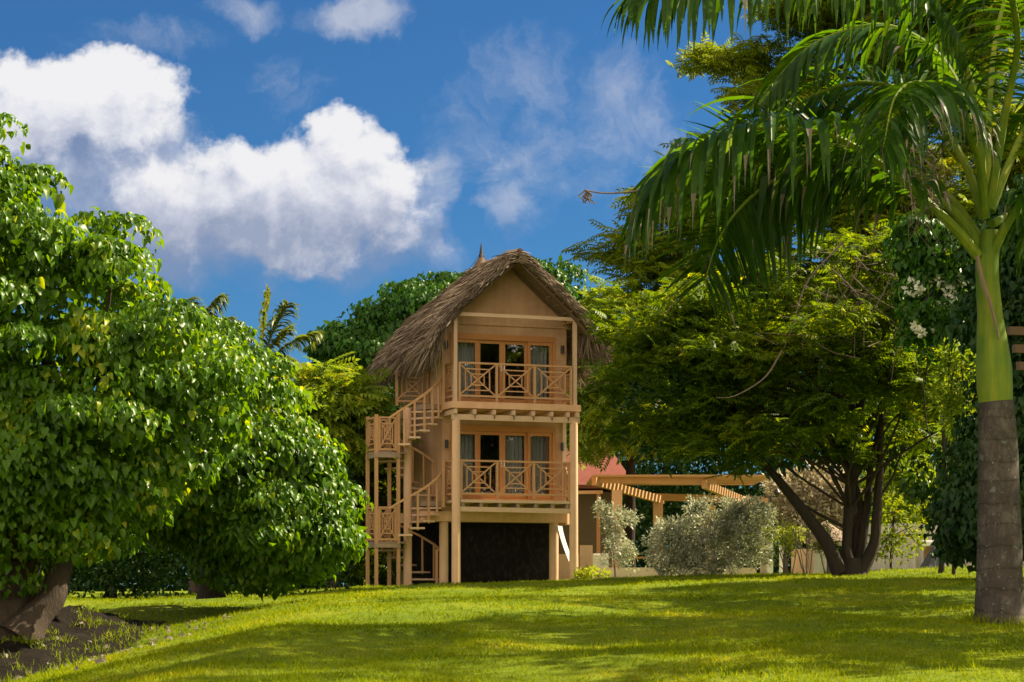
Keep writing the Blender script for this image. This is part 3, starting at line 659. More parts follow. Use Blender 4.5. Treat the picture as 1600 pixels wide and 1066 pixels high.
# ------------------------------------------------------------------ palm fronds
def catmull(P, n):
    P = np.array(P, float); Q = np.vstack([2 * P[0] - P[1], P, 2 * P[-1] - P[-2]]); out = []
    m = len(P) - 1
    for x in np.linspace(0, m, n):
        i = min(int(x), m - 1); t = x - i; a, b, c, d = Q[i], Q[i + 1], Q[i + 2], Q[i + 3]
        out.append(.5 * ((2 * b) + (c - a) * t + (2 * a - 5 * b + 4 * c - d) * t * t + (3 * b - a - 3 * c + d) * t ** 3))
    return np.array(out)
def frond(path, leaf_len, leaf_w, npairs, droop, seed, t0=.22, r0=.035, up=None, fwd=.6, lift=.35, seg=7, torn=0.0, tipfan=.55, face=0.0):
    """returns (rachis tube, leaflets, dry leaflet tips)"""
    g_ = np.random.default_rng(seed); P = catmull(path, 60); tan = nrm(np.gradient(P, axis=0)); mb = MB(); mb.tube(P, np.linspace(r0, .005, 60), 8)
    V, Fc, DV, DF = [], [], [], []
    for i in range(npairs):
        f = t0 + (1 - t0) * (i + .3) / npairs; k = f * 59; a = int(min(k, 58)); p = P[a] + (P[a + 1] - P[a]) * (k - a); tg = tan[a]
        side = nrm(np.cross(tg, UP * (1 - face) + np.array((0, -face, 0)) * min(1, .3 + f))); upv = np.cross(side, tg); env = math.sin(math.pi * min(1, .14 + .80 * (f - t0) / (1 - t0))) ** .55
        for sg in (-1, 1):
            l = leaf_len * env * g_.uniform(.72, 1.12); ff = fwd + tipfan * max(0, (f - .75) / .25)
            d = nrm(side * sg * g_.uniform(.8, 1.1) + tg * ff * g_.uniform(.8, 1.2) + upv * lift * g_.uniform(.4, 1.3)); q = p.copy(); rows = []; w0 = leaf_w * g_.uniform(.8, 1.15) * (.55 + .45 * env); dr = droop * g_.uniform(.45, 1.5); tw = nrm(np.cross(d, UP) + g_.normal(0, .25, 3))
            dry = g_.random() < torn; kink = g_.uniform(.55, .8) if dry else 2
            for s_ in range(seg + 1):
                x = s_ / seg; w = w0 * min(1, .35 + 3.2 * x) * (1 - max(0, (x - .35) / .65) ** 1.6) + .002; nn = np.cross(nrm(tw), d)
                if x > kink: w *= .42
                rows.append((q - tw * w * .5 + nn * w * .16, q.copy(), q + tw * w * .5 + nn * w * .16)); d = nrm(d - UP * (dr / seg) * (1 + x * 1.5) * (2.2 if x > kink else 1)); tw = nrm(tw - d * (tw @ d)); q = q + d * l / seg
            for s_ in range(seg):
                tv, tf = (DV, DF) if (dry and (s_ + .5) / seg > kink) else (V, Fc); b = len(tv); tv.extend(rows[s_]); tv.extend(rows[s_ + 1]); tf.extend([(b, b + 1, b + 4, b + 3), (b + 1, b + 2, b + 5, b + 4)])
    return mb, (np.array(V), np.array(Fc)), ((np.array(DV), np.array(DF)) if DV else None)
# ------------------------------------------------------------------ grass
def grass_mesh():
    g_ = np.random.default_rng(11); P, S_ = [], []
    for y0, y1, dens, h in ((12.6, 16, 700, .042), (16, 21, 420, .046), (21, 28, 190, .052), (28, 40, 90, .06), (40, 62, 46, .07)):
        hw_ = .265 * y1 + .5; n = int(dens * 2 * hw_ * (y1 - y0)); x = g_.uniform(-hw_, hw_, n); y = g_.uniform(y0, y1, n); k = np.abs(x) < .262 * y + .4; x, y = x[k], y[k]
        pat = .5 + .5 * np.sin(x * 1.7 + 3 * np.sin(y * .6)) * np.sin(y * 1.1 + 2 * np.sin(x * .8)); P.append(np.stack([x, y, ground(x, y) - .006], 1)); S_.append(h * g_.uniform(.5, 1.25, len(x)) * (.7 + .5 * pat))
    P = np.concatenate(P); S_ = np.concatenate(S_)
    hx, hy = HX + .6, HY + 2; lx = (P[:, 0] - HX) * math.cos(HA) + (P[:, 1] - HY) * math.sin(HA); ly = -(P[:, 0] - HX) * math.sin(HA) + (P[:, 1] - HY) * math.cos(HA)
    k = ~((lx > -2.2) & (lx < 3.7) & (ly > .15)); P, S_ = P[k], S_[k]
    out = []
    for b in range(3):
        n = len(P); az = g_.uniform(0, 2 * math.pi, n); al = nrm(np.stack([np.cos(az) * .75, np.sin(az) * .75, g_.uniform(.5, 1.3, n)], 1)); nm = nrm(g_.normal(0, 1, (n, 3)))
        tpl = (np.array([(-.07, 0, 0), (.07, 0, 0), (.05, .6, .06), (0, 1.0, -.10), (-.05, .6, .06)]), np.array([(0, 1, 2, 4), (4, 2, 3, 3)]))
        tpl = (np.array([(-.085, 0, 0), (.085, 0, 0), (.06, .55, .05), (-.06, .55, .05), (0, 1, -.08)]), np.array([(0, 1, 2), (0, 2, 3), (3, 2, 4)]))
        wd = np.maximum(1, P[:, 1] / 22); V, Fc = scatter(tpl, P + np.stack([g_.normal(0, .015, n), g_.normal(0, .015, n), 0 * az], 1), al, nm, S_ * g_.uniform(.7, 1.2, n) * 1.0)
        out.append((V, Fc))
    return merge(out)
go = link('grass', mesh_np('grass', *grass_mesh()), L['grass']); tag(go, 'short bright green grass covering the rolling lawn', 'grass', kind='stuff')
def tufts(pts, h, n, seed):
    g_ = np.random.default_rng(seed); p = np.repeat(np.array(pts), n, 0); p = p + g_.normal(0, .06, p.shape) * (1, 1, 0); p[:, 2] = ground(p[:, 0], p[:, 1]) - .01; k = len(p)
    tpl = (np.array([(-.03, 0, 0), (.03, 0, 0), (.025, .55, .03), (-.025, .55, .03), (0, 1, -.14)]), np.array([(0, 1, 2), (0, 2, 3), (3, 2, 4)]))
    return scatter(tpl, p, nrm(g_.normal(0, .35, (k, 3)) + UP), nrm(g_.normal(0, 1, (k, 3))), h * g_.uniform(.5, 1.2, k))
# earth bank under the left trees, its colour darkened to stand for their shade
bank = []
for i, u_ in enumerate(np.linspace(-8.2, -4.3, 40)):
    row = []
    for v_ in np.linspace(19.6, 30, 44):
        f = 1 - sstep(u_, -5.9, -4.4); ed = sstep(v_, 20.3 + .9 * (u_ + 5.2) ** 2 * .06, 23.2) * (1 - sstep(v_, 26.0, 29.5))
        z = float(ground(u_, v_)) - .03 + (.50 * f + .02) * ed + .05 * math.sin(u_ * 5 + v_ * 3) * math.sin(v_ * 4.1) * ed * f + .04 * ed * f * math.sin(u_ * 13 + math.sin(v_ * 7))
        row.append((u_, v_, z))
    bank.append(row)
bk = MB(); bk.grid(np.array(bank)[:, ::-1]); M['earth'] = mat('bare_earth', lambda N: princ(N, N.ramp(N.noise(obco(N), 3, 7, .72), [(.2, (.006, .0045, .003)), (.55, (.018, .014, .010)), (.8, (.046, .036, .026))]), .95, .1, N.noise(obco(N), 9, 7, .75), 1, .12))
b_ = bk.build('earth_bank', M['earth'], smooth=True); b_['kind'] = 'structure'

# ------------------------------------------------------------------ trees on the left
A1 = [(-260, 130), (-60, 175), (0, 200), (25, 218), (50, 255), (85, 292), (105, 325), (150, 345), (195, 355), (232, 392), (250, 412), (285, 430), (308, 468), (328, 515), (350, 580), (335, 700), (310, 800), (230, 825), (205, 850), (195, 885), (120, 902), (40, 908), (0, 925), (-260, 950)]
t, C, O, base = tree('broadleaf_tree', 'largest broad-leaved tree at the left edge of the lawn, crown of drooping heart-shaped leaves', A1, 24.5, 185, 1.7, 'heart', .102, 270, .46, 'heart', 21,
                     trunk=[(-6.15, 24.3, -.75), (-5.95, 24.4, -.1), (-5.6, 24.4, .9), (-5.5, 24.5, 2.6)], tr=.30, br=30, bm='bark', front=.72, ins=.15, inner=230)
s2 = MB(); s2.tube(catmull([at(30, 1000, 23.9), at(55, 965, 24), at(84, 930, 24.1), at(92, 890, 24.2), at(120, 830, 24.4)], 12), [.30, .26, .20, .175, .165, .16, .16, .15, .15, .14, .13, .12], 14, wob=.05); s2.build('second_stem', M['bark'], t, off=base)
rt = MB(); rt.tube([(-6.12, 24.3, -1.0), (-6.12, 24.3, -.55), (-6.08, 24.32, -.30), (-6.0, 24.36, .0), (-5.95, 24.4, .3)], [.62, .54, .46, .39, .30], 18, wob=.07); rt.build('root_flare', M['bark'], t, off=base)
A2 = [(250, 560), (300, 500), (330, 525), (375, 515), (400, 540), (425, 575), (440, 625), (445, 665), (485, 690), (515, 715), (518, 740), (515, 770), (538, 822), (528, 850), (515, 880), (480, 900), (455, 895), (425, 915), (385, 925), (360, 890), (330, 850), (250, 830), (200, 790), (200, 640)]
tree('broadleaf_tree', 'rounded broad-leaved tree beside the staircase, its leafy skirt almost touching the grass', A2, 29.5, 175, 2.0, 'heart', .108, 260, .50, 'heart', 33, trunk=[at(330, 935, 30), at(325, 860, 30), at(330, 760, 29.8), at(330, 640, 29.5)], tr=.17, br=26, bm='bark', front=.72, ins=.2, inner=160)
# understorey hedge in the shade behind them
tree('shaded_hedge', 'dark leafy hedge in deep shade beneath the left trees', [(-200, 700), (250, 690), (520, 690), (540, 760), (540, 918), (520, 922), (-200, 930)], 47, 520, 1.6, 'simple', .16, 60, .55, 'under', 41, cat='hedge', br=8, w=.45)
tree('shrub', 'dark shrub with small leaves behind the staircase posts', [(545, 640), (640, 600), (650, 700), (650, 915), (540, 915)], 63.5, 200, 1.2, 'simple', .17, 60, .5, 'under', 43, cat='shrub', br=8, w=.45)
tree('shrub', 'small sunlit shrub seen between the lower staircase posts', [(572, 845), (605, 830), (650, 850), (655, 912), (570, 914)], 61.3, 60, .5, 'simple', .13, 40, .28, 'tall', 44, cat='shrub', br=6)
# behind the house
tree('spreading_tree', 'big dark green domed tree rising behind the thatched roof', [(500, 560), (525, 520), (565, 500), (605, 478), (625, 455), (690, 440), (735, 432), (800, 422), (862, 420), (885, 428), (908, 450), (915, 480), (925, 700), (500, 760)], 72, 700, 5, 'heart', .21, 84, .75, 'dome', 51, tr=.35, br=14, front=.7)
tree('feathery_tree', 'bright yellow-green feathery tree between the left trees and the staircase', [(425, 690), (440, 640), (455, 590), (468, 545), (485, 560), (500, 570), (522, 555), (545, 590), (570, 580), (590, 600), (612, 625), (620, 680), (590, 720), (460, 720)], 58, 150, 1.6, 'pinnate', .62, 8, .42, 'yellow', 55, tr=.1, br=24, gap=.35, bm='bark', tpl=T_pinnate(6, .36, .13, .2))
tree('feathery_tree', 'dark feathery tree in the shade below the yellow-green one', [(400, 700), (450, 670), (560, 660), (620, 680), (625, 880), (420, 900)], 60, 260, 1.5, 'pinnate', .6, 9, .5, 'dark', 56, tr=.12, br=18, tpl=T_pinnate(6, .36, .12, .2))
def coconut(label, px, py, D, dirs, seed):
    top = at(px, py, D); gz = float(ground(top[0], D)); t = thing('coconut_palm', label, 'palm', (top[0], D, gz), 'coconut palms behind the left trees')
    b = (top[0], D, gz); k = MB(); k.tube([(top[0] + .5, D, gz - .2), (top[0] + .35, D, gz + .5 * (top[2] - gz)), top], [.22, .16, .13], 14, wob=.04); k.build('trunk', M['bark'], t, off=b)
    for i, (dx, dz, dy, ln) in enumerate(dirs):
        ln *= 1.2
        d = nrm(np.array((dx, dy, dz), float)); e = [top, top + d * ln * .45 + UP * .1, top + d * ln * .8 - UP * .16 * ln * max(.15, 1 - dz), top + d * ln - UP * .42 * ln * max(.15, 1 - dz)]
        mb, lf, _ = frond(e, .85, .095, 46, 1.0, seed + i, .12, .04, lift=.2, fwd=.75); f_ = mb.build('frond', L['coco'], t, off=b); leafmesh('leaflets', lf, 'coco', f_, b)
coconut('coconut palm with yellowing fronds, between the left trees and the dark hill tree', 404, 580, 66, [(.12, 1, 0, 2.3), (-.75, 1, .2, 2.2), (.45, 1, -.3, 2.1), (.9, .75, .1, 2.0), (1, .15, -.3, 1.6), (-.9, .3, -.4, 1.7), (-.3, .8, -.8, 1.8), (.4, .5, .9, 1.8), (.55, 1.0, .3, 1.5)], 61)
coconut('coconut palm mostly hidden, only frond tips above the large left tree', 280, 545, 66, [(.75, 1, 0, 1.9), (.95, .75, .2, 1.7), (.1, 1, .4, 1.6), (-.6, 1, 0, 1.6), (1.0, .25, -.3, 1.8), (-1, .3, .2, 1.6), (.2, .4, -1, 1.6)], 71)

fm, fo = crown_pts([(-900, 770), (-300, 760), (300, 775), (800, 780), (1300, 770), (1900, 760), (2500, 770), (2500, 940), (-900, 945)], 112, 1300, 3, seed=311)
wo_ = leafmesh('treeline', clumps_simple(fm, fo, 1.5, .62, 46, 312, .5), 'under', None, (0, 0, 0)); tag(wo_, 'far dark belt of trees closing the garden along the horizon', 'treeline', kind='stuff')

g_ = np.random.default_rng(61); n = 1000; yy = 13.5 + 30 * g_.random(n) ** 1.7; xx = g_.uniform(-.24, .24, n) * yy; pt = np.stack([xx, yy, 0 * xx], 1); pt = pt[np.sin(xx * 1.3 + 1) * np.sin(yy * .8) > -.3]
tf = leafmesh('grass_tuft', tufts(pt, .075, 26, 62), 'grass', None, (0, 0, 0)); tag(tf, 'scattered longer tufts standing up in the mown lawn', 'grass', kind='stuff')
# ------------------------------------------------------------------ behind and right of the house
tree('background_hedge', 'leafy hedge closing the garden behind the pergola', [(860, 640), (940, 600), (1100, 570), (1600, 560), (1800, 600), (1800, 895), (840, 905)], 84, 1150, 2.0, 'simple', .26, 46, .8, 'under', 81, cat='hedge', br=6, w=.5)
tree('light_green_tree', 'light yellow-green tree just right of the thatched roof', [(885, 470), (925, 448), (950, 443), (1000, 458), (1060, 470), (1080, 560), (1080, 700), (885, 720), (890, 600)], 66, 330, 2.2, 'pinnate', .5, 9, .5, 'yellow', 83, tr=.2, br=18, tpl=T_pinnate(6, .36, .14, .2))
tree('yellow_tree', 'sunlit yellow-green tree seen between the dark trunks and the palm', [(1330, 735), (1400, 715), (1480, 720), (1540, 740), (1540, 825), (1480, 822), (1420, 830), (1340, 825)], 72, 150, 1.6, 'simple', .24, 44, .45, 'yellow', 85, tr=.14, br=18, w=.5, gap=.15)
tree('dusty_tree', 'pale dusty small-leaved tree behind the slanting trunk', [(1195, 745), (1260, 735), (1330, 740), (1335, 830), (1290, 845), (1200, 830)], 68, 130, 1.3, 'simple', .2, 46, .4, 'pinkish', 87, tr=.1, br=22, bm='twig', w=.5, gap=.1)
tree('young_tree', 'slim young tree with loose leaves in front of the grey wall', [(1355, 800), (1400, 770), (1440, 790), (1452, 830), (1420, 870), (1400, 884), (1365, 880), (1350, 850)], 53, 30, .8, 'simple', .14, 30, .26, 'tall', 89, trunk=[at(1392, 905, 53), at(1392, 860, 53), at(1398, 800, 53)], tr=.035, br=14, w=.5)
# tall airy tree against the sky
TA = [(1620, -120), (1300, -60), (1225, 20), (1150, 45), (1085, 62), (1066, 100), (1072, 135), (1130, 152), (1170, 165), (1140, 215), (1060, 245), (1010, 265), (990, 320), (940, 335), (945, 372), (938, 420), (960, 470), (1030, 500), (1100, 520), (1250, 540), (1620, 520)]
tree('tall_airy_tree', 'tall airy tree with small yellowish leaflets reaching above the palm', TA, 50, 125, 2.6, 'pinnate', .42, 9, .36, 'tall', 91, trunk=[at(1575, 893, 50), at(1560, 740, 50), at(1480, 480, 50), at(1330, 260, 50), at(1290, 120, 50)], tr=.24, br=46, ins=1.2, pad=(24, 1.0, .4), gs=.8, tpl=T_pinnate(6, .34, .12, .15), front=.4)
tree('dense_backdrop_tree', 'dense dark tree standing close behind the many-stemmed tree', [(985, 520), (1100, 470), (1300, 440), (1500, 450), (1640, 440), (1640, 740), (1400, 720), (1200, 730), (1020, 715), (975, 690), (965, 600)], 49.5, 640, 1.3, 'simple', .22, 60, .6, 'under', 94, tr=.2, br=14, w=.45)
# the dark tree with several stems
TD = [(925, 560), (935, 500), (960, 505), (985, 455), (1040, 470), (1075, 415), (1150, 430), (1200, 385), (1300, 370), (1400, 370), (1500, 420), (1540, 520), (1540, 700), (1480, 720), (1440, 740), (1380, 735), (1330, 765), (1270, 752), (1235, 775), (1180, 768), (1120, 756), (1060, 742), (1010, 742), (965, 725), (940, 740), (905, 755), (885, 735), (895, 705), (925, 680), (925, 640), (915, 600)]
t, C, O, base = tree('dark_spreading_tree', 'wide dark tree with several black stems spreading over the lawn beside the house', TD, 43, 62, 2.6, 'pinnate', .34, 8, .36, 'dark', 95,
   trunk=[at(1330, 903, 43), at(1322, 850, 43), at(1330, 780, 43), at(1336, 690, 43), at(1330, 560, 43)], tr=.13, br=50, tpl=T_pinnate(6, .36, .13, .15), front=.55, ins=1.3, pad=(22, .85, .32))
for i, pp in enumerate(([(1312, 896), (1290, 845), (1252, 795), (1218, 752), (1170, 700), (1100, 640)], [(1340, 893), (1348, 840), (1356, 780), (1362, 720), (1380, 640)], [(1345, 896), (1366, 850), (1370, 800), (1375, 735), (1378, 650), (1400, 560)], [(1332, 890), (1338, 830), (1345, 790), (1320, 720), (1270, 640)])):
    y = 43 + (-.15, .12, -.1, .2)[i]; s_ = MB(); q = catmull([at(a, b, y) for a, b in pp], 16); s_.tube(q, np.linspace((.165, .12, .14, .11)[i], .04, 16), 12, wob=.07); s_.build('stem', M['bark_dark'], t, off=base)
fl = MB(); fl.tube([at(1331, 908, 43), at(1331, 893, 43), at(1331, 872, 43)], [.44, .30, .2], 16, wob=.12); fl.build('root_flare', M['bark_dark'], t, off=base)
# grey dead twigs caught in the crown
dt = thing('dead_branch', 'bundle of bare grey branches hanging in the dark tree below the palm fronds', 'branch', at(1330, 470, 39.5)); b = at(1330, 470, 39.5)
for i, pp in enumerate(([(1318, 378), (1262, 440), (1240, 505), (1225, 545)], [(1222, 548), (1195, 590), (1150, 618), (1120, 622)], [(1385, 390), (1405, 450), (1412, 500), (1398, 560), (1392, 600)], [(1350, 400), (1325, 450), (1300, 480), (1260, 510)], [(1300, 420), (1345, 470), (1350, 540)], [(1330, 430), (1375, 470), (1440, 500)], [(1275, 470), (1330, 505), (1335, 560)], [(1400, 420), (1350, 505), (1290, 530)], [(1240, 500), (1290, 545), (1340, 560)])):
    k = MB(); k.tube(catmull([at(x, y, 39.5 + .12 * math.sin(i * 2 + j)) for j, (x, y) in enumerate(pp)], 14), np.linspace(.022 if i < 3 else .014, .006, 14), 7); k.build('twig', M['twig'], dt, off=b)
k = MB(); g_ = np.random.default_rng(5)
for i in range(70):
    x, y = g_.uniform(1230, 1440), g_.uniform(380, 545); p = at(x, y, 39.4 + g_.normal(0, .25)); k.tube([p, p + g_.normal(0, .18, 3), p + g_.normal(0, .35, 3) - UP * .15], [.009, .006, .003], 5)
k.build('fine_twigs', M['twig'], dt, off=b)
# dark broad-leaved tree behind the palm trunk and the white-flowered climber on it
TR = [(1500, 380), (1560, 300), (1700, 250), (1800, 300), (1800, 880), (1600, 890), (1530, 885), (1495, 875), (1470, 845), (1440, 800), (1452, 745), (1500, 700), (1530, 600), (1500, 500)]
tree('broadleaf_tree', 'dark broad-leaved tree in shadow directly behind the palm trunk', TR, 34, 560, 1.8, 'heart', .13, 60, .40, 'under', 97, trunk=[at(1680, 930, 34), at(1670, 700, 34), at(1660, 450, 34)], tr=.22, br=22)
TV = [(1385, 345), (1440, 330), (1500, 345), (1525, 420), (1520, 560), (1480, 590), (1420, 570), (1400, 480)]
t, C, O, base = tree('flowering_climber', 'climber with clusters of creamy white flowers hanging beside the palm trunk', TV, 38.5, 90, .7, 'heart', .15, 34, .24, 'dome', 99, trunk=[at(1470, 905, 39), at(1478, 760, 39), at(1470, 600, 38.8), at(1460, 450, 38.6)], tr=.05, br=12, cat='climber')
g_ = np.random.default_rng(4)
for px, py, s_ in ((1424, 448, .17), (1470, 385, .12), (1455, 402, .1), (1482, 440, .1), (1484, 458, .12), (1490, 474, .12), (1470, 478, .09), (1476, 505, .11), (1466, 518, .09), (1432, 512, .07), (1500, 440, .08), (1440, 520, .06), (1462, 440, .08), (1438, 455, .07), (1485, 492, .1)):
    n = 26; c = at(px, py, 37.75); u = nrm(g_.normal(0, 1, (n, 3))); P = c + u * s_ * g_.uniform(.3, 1, (n, 1)) * (1, .7, 1.1)
    leafmesh('flower_cluster', scatter(T_heart(.1, .1), P, nrm(u + g_.normal(0, .4, (n, 3))), g_.normal(0, 1, (n, 3)), .085 * g_.uniform(.7, 1.2, n)), 'flower', t, base)
# lime-green shrub by the palm, silver bushes
tree('lime_shrub', 'yellow-green sunlit shrub left of the green palm shaft', [(1455, 560), (1480, 540), (1505, 545), (1520, 600), (1520, 680), (1490, 690), (1460, 640)], 37.4, 44, .5, 'simple', .14, 30, .2, 'yellow', 101, trunk=[at(1490, 900, 37.5), at(1495, 700, 37.5), at(1492, 600, 37.4)], tr=.03, br=10, cat='shrub', w=.42)
tree('silver_bush', 'wide silvery grey bush in front of the pergola', [(1010, 880), (1005, 845), (1030, 815), (1060, 810), (1075, 782), (1100, 778), (1140, 785), (1180, 782), (1205, 800), (1208, 850), (1200, 888), (1100, 898), (1030, 896)], 52, 300, 1.3, 'simple', .10, 44, .2, 'silver', 103, tr=.04, br=40, cat='bush', bm='twig', w=.45, gap=.25, gs=1.6)
tree('silver_bush', 'small silvery bush with thin stems beside the right house post', [(920, 812), (930, 786), (955, 782), (978, 800), (1000, 806), (1002, 828), (978, 838), (990, 862), (1000, 892), (945, 898), (938, 850)], 53.5, 70, .6, 'simple', .10, 30, .16, 'silver', 105, trunk=[at(962, 905, 53.5), at(958, 860, 53.5), at(950, 810, 53.5)], tr=.025, br=14, cat='bush', bm='twig', w=.45, gap=.5, gs=2.2)
tree('low_shrub', 'low bright yellow-green plant at the foot of the right house post', [(893, 912), (900, 895), (920, 888), (948, 892), (955, 905), (925, 914)], 52.5, 22, .35, 'simple', .11, 26, .12, 'lime', 107, tr=.012, br=8, cat='shrub', w=.4)
for i, (px, lab) in enumerate(((1262, 'thin bare-stemmed shrub in front of the tan wall panels'), (1294, 'spindly shrub with pale stems just left of the black tree stems'), (1232, 'sparse young shrub beside the cream gate pillars'))):
    D = 50 - i * .7; b = np.array((at(px, 0, D)[0], D, 0)); b[2] = ground(b[0], D); tp = at(px, (800, 825, 840)[i], D)
    t = thing('thin_shrub', lab, 'shrub', b); k = MB(); tips = []
    for j in range(9):
        e = tp + rng.normal(0, .28, 3) * (1, .8, .6); limb(k, b + rng.normal(0, .04, 3) * (1, 1, 0) - UP * .05, e, .016, .005, .12, i * 20 + j); tips += [e, b + (e - b) * .75, b + (e - b) * .6]
    k.build('stems', M['twig'], t, off=b); tips = np.array(tips); leafmesh('leaves', clumps_simple(tips, nrm(tips - b), .14, .09, 16, 130 + i, .45), ('pinkish', 'tall', 'lime')[i], t, b)
# feathery small palm with yellow fronds
b = np.array((at(1226, 0, 52)[0], 52, 0)); b[2] = ground(b[0], 52); t = thing('small_palm', 'small yellow-fronded palm beside the cream gate pillars', 'palm', b)
k = MB(); k.tube([b - UP * .1, b + UP * .35, b + UP * .7], [.05, .045, .03], 10); k.build('trunk', M['bark'], t, off=b)
for j in range(8):
    a = j * .8 + .2; d = np.array((math.cos(a), math.sin(a) * .8, 0)); o = b + UP * .65
    mb, lf, _ = frond([o, o + d * .35 + UP * .45, o + d * .75 + UP * .55, o + d * 1.05 + UP * .25], .34, .03, 18, .8, 300 + j, .2, .014); f_ = mb.build('frond', L['lime'], t, off=b); leafmesh('leaflets', lf, 'lime', f_, b)

# ------------------------------------------------------------------ the palm in front
PD = 20.6
def pp(px, py, dy=0.0): return at(px, py, PD) * ((PD + dy) / PD)
b = pp(1561, 968); b[2] = ground(b[0], b[1]); palm = thing('royal_palm', 'large palm with grey ringed trunk, swollen green shaft and drooping fronds on the right', 'palm', b)
def ring_bark(N):
    t_ = N.n('ShaderNodeTexCoord'); s_ = N.n('ShaderNodeSeparateXYZ'); N.put(s_.inputs[0], t_.outputs['Object']); z = s_.outputs[2]
    wob = N.noise(t_.outputs['Object'], 3, 3, .5); zz = N.m('ADD', N.m('MULTIPLY', z, 4.6), N.m('MULTIPLY', wob, .9)); fr = N.m('FRACT', zz); ring = N.ss(fr, .0, .14); ring2 = N.ss(fr, .86, 1.0, 1, .55); ring = N.m('MULTIPLY', ring, ring2)
    ob = t_.outputs['Object']; bl = N.noise(obco(N, (1, 1, .8)), 4, 6, .7); fi = N.noise(obco(N, (1, 1, .4)), 30, 4, .65)
    c = N.ramp(N.m('MULTIPLY_ADD', bl, .7, N.m('MULTIPLY', fi, .3)), [(.25, (.022, .018, .015)), (.5, (.062, .052, .044)), (.72, (.14, .12, .10))])
    c = N.mix(ring, N.mix(1.0, c, (.72, .70, .68, 1), 'MULTIPLY'), c)
    sp_ = N.ss(N.noise(obco(N), 26, 3, .7), .64, .72); c = N.mix(N.m('MULTIPLY', sp_, .6), c, (.42, .42, .38, 1)); li = N.ss(N.noise(obco(N), 7, 4, .6), .62, .74); c = N.mix(N.m('MULTIPLY', li, .35), c, (.26, .33, .27, 1))
    return princ(N, c, .9, .15, N.m('ADD', N.m('MULTIPLY', ring, .6), N.m('MULTIPLY', fi, .5)), .5, .012)
M['palm_bark'] = mat('ringed_palm_bark', ring_bark)
def shaft(N):
    t_ = N.n('ShaderNodeTexCoord'); n1 = N.noise(obco(N, (6, 6, .5)), 2.2, 4, .6); n2 = N.noise(obco(N), 2.5, 3, .5)
    c = N.ramp(N.m('MULTIPLY_ADD', n1, .5, N.m('MULTIPLY', n2, .5)), [(.3, (.06, .125, .014)), (.5, (.13, .19, .016)), (.7, (.26, .26, .02))])
    return princ(N, c, .6, .15, n1, .1, .01)
M['shaft'] = mat('green_crownshaft', shaft)
M['sheath'] = mat('dry_sheath', lambda N: princ(N, N.mix(N.noise(obco(N, (20, 20, 1)), 3, 4, .6), (.12, .085, .06, 1), (.30, .22, .15, 1)), .85, .15))
def lath(pts, n=80):
    a = np.array(pts, float); ys_ = np.linspace(a[0, 1], a[-1, 1], n); out = []
    for y in ys_:
        xl = np.interp(-y, -a[:, 1], a[:, 0]); xr = np.interp(-y, -a[:, 1], a[:, 2]); out.append((pp((xl + xr) / 2, y), (xr - xl) / 2 / F * PD))
    return np.array([o[0] for o in out]), np.array([o[1] for o in out])
c_, r_ = lath([(1516, 985, 1606), (1523, 958, 1600), (1526, 900, 1597), (1527, 860, 1597), (1528, 800, 1594), (1529, 700, 1590), (1529, 640, 1585), (1529, 628, 1583)])
k = MB(); k.tube(c_, r_, 40, wob=.006); k.build('trunk', M['palm_bark'], palm, off=b)
c_, r_ = lath([(1530, 632, 1582), (1527, 610, 1582), (1525, 575, 1581), (1526, 540, 1575), (1527, 490, 1566), (1525, 440, 1561), (1524, 410, 1560), (1530, 385, 1562), (1534, 360, 1560)])
k = MB(); k.tube(c_, r_, 36)
for q in range(36): vx = k.v[q]; k.v[q] = (vx[0], vx[1], vx[2] + .035 * math.sin(q * .7 + .5) + .018 * math.sin(q * 2.3) - .015)
k.build('crownshaft', M['shaft'], palm, off=b)
k = MB(); rows = []
for i, (x0, x1, y) in enumerate(((1524, 1530, 400), (1527, 1534, 420), (1533, 1541, 445), (1543, 1550, 472), (1553, 1558, 505), (1560, 1563, 530))): rows.append([pp(x0, y, -.27 + .012 * i), pp((x0 + x1) / 2, y, -.285 + .012 * i), pp(x1, y, -.27 + .012 * i)])
k.grid(np.array(rows)); k.build('torn_sheath', M['sheath'], palm, off=b, smooth=True)
